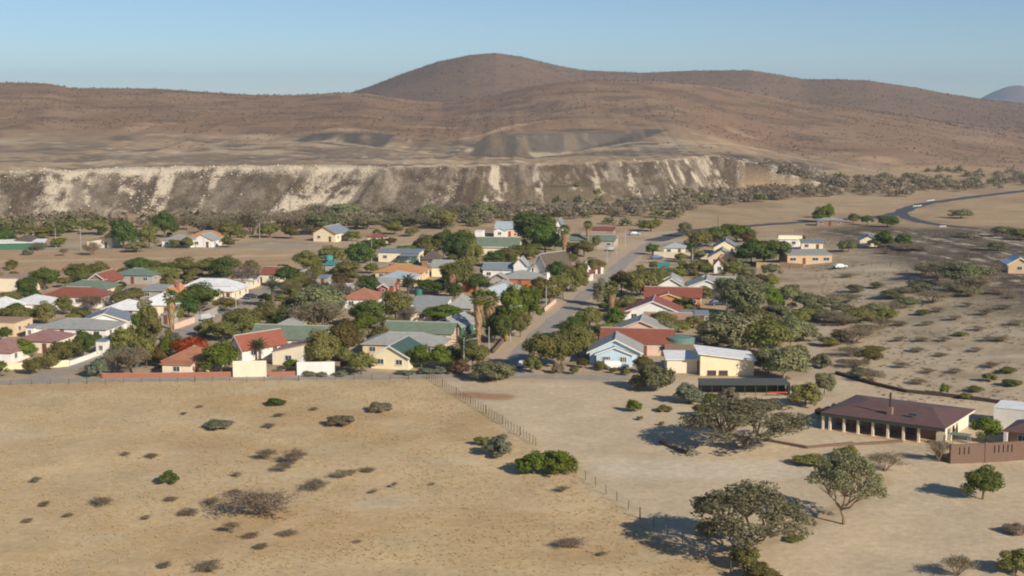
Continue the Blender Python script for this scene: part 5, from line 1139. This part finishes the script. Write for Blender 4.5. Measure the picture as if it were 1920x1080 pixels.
n = 15000; x = rng.uniform(62, 210, n); y = rng.uniform(236, 560, n); ok = (x - np.maximum(y - 260, 0) * .16 > 66) & (fbm(x / 12, y / 12, 3) + .25 * rng.random(n) > .08); x, y = x[ok], y[ok]
sz = rng.uniform(.15, .5, len(x)) ** 1.0; join_copies('dry_ground_scrub', sv, sf, np.stack([x, y, H(x, y)], 1), np.stack([sz, sz * .7], 1), rng.random(len(x)) * 6.28, LEAF['Y'], 'dry knee-high scrub over the stony slope', 'scrub')
# white and dark boulders on the waste dump
n = 190000; x = rng.uniform(-290, 215, n); y = rng.uniform(600, 960, n); tt = np.interp(x, TOE[:, 0], TOE[:, 1]); dd = y - tt; hh = H(x, y); ch_ = crest_h(x)
slv_ = x + .5 * (y - 650) * np.sin(x / 55.0); st_ = fbm(slv_ / 6, dd / 60 + 3, 4); mk = sst(.03, .15, st_) * sst(-.3, .05, fbm(x / 90 + 9, y / 90, 4) + .5 * fbm(x / 45, y * 0 + 2, 2))
rimm = np.exp(-((dd - 31) / 6) ** 2) * (1 - sst(-110, -50, x)) * .8 + np.exp(-((dd - 30) / 5) ** 2) * .12
pr = (dd > -6) * (dd < 45) * (mk * .7 * (dd < 29) + .03 * (dd < 29) + rimm) * (SD3(x, y) < 0)
ok = rng.random(n) < pr; x, y, hh = x[ok], y[ok], hh[ok]
sz = .16 + .55 * rng.random(len(x)) ** 3.5
rkm = leaf('dump_boulders', (214, 200, 176), (150, 134, 112), 0, False); 
join_copies('dump_boulders', ico * np.array([1, 1, 1.0]), icf, np.stack([x, y, hh - .15], 1), np.stack([sz, sz * rng.uniform(.6, 1.1, len(x))], 1), rng.random(len(x)) * 6.28, rkm, 'pale boulders tumbled down the face of the mine dump', 'boulders')
print('boulders', len(x))
# hillside shrubs
n = 26000; y = rng.uniform(880, 2420, n); x = rng.uniform(-.40, .42, n) * y; ok = (fbm(x / 70, y / 70, 4) + .35 * rng.random(n) > .12 + .3 * (y < 1000)) & (SD1(x, y) < 0) & (SD2(x, y) < 0); x, y = x[ok], y[ok]
sz = rng.uniform(.4, 1.25, len(x)) * (1 + .5 * (y > 1500)); sv2, sf2 = spray(9, 14)
join_copies('hillside_scrub', sv2, sf2, np.stack([x, y, H(x, y)], 1), np.stack([sz * 1.2, sz], 1), rng.random(len(x)) * 6.28, leaf('hill_scrub', (136, 116, 92), (108, 94, 76), .35, False), 'dark shrubs dotted over the brown hills', 'scrub')
# thorn woodland at the dump foot
sv3, sf3 = spray(21, 150); sv3 = sv3 * np.array([1, 1, .9]); sv3[:, 2] += .15
c3 = np.repeat(sv3.reshape(-1, 3, 3).mean(1), 3, 0); sv3 = c3 + (sv3 - c3) * .62
def wood(poly_, n, lo, hi, matn, label, seed):
    g = np.random.default_rng(seed); P = []
    for (xa, ya), (xb, yb), up, k in poly_:
        for i in range(k):
            t = g.random(); v = ya + (yb - ya) * t - up * g.random() + 10 * g.random() ** 2; p = flat(xa + (xb - xa) * t, v); P.append(p)
    P = np.array(P); sz = g.uniform(lo, hi, len(P))
    return join_copies('thorn_woodland', sv3, sf3, np.stack([P[:, 0], P[:, 1], H(P[:, 0], P[:, 1]) - .2], 1), np.stack([sz * 1.15, sz * 1.1], 1), g.random(len(P)) * 6.28, matn, label, 'woodland')
wood([((-60, 424), (500, 420), 12, 70), ((380, 430), (900, 416), 19, 190), ((850, 414), (1300, 392), 15, 170), ((1180, 396), (1500, 364), 15, 150), ((1420, 372), (1680, 356), 20, 90), ((1650, 362), (1960, 345), 18, 70)], 0, 2.0, 5.0, leaf('thorn_woodland_grey', (176, 160, 134), (140, 128, 106), .45, False), 'grey-brown thorn woodland along the foot of the mine dump', 1)
wood([((-60, 430), (500, 426), 14, 26), ((560, 428), (900, 418), 20, 50), ((900, 412), (1500, 370), 16, 66), ((1500, 364), (1920, 340), 20, 40), ((1100, 420), (1300, 410), 12, 8)], 0, 2.0, 4.8, leaf('thorn_woodland_olive', (152, 146, 100), (112, 112, 74), .45, False), 'olive thorn trees mixed through the woodland at the dump foot', 2)

# ------------------------------------------------------------------ haze
hz = MB().box(-9600, 9600, -1400, 9600, -2, 230)
hm_ = bpy.data.materials.new('haze'); hm_.use_nodes = True; t = hm_.node_tree; t.nodes.remove(t.nodes['Principled BSDF'])
pv = t.nodes.new('ShaderNodeVolumePrincipled'); pv.inputs['Color'].default_value = (.58, .79, 1.0, 1); pv.inputs['Density'].default_value = 9.5e-5; pv.inputs['Anisotropy'].default_value = 0.06
t.links.new(pv.outputs[0], t.nodes['Material Output'].inputs['Volume'])
tag(hz.build('haze', hm_), 'thin dry-season haze over the whole valley', 'haze', kind='stuff')
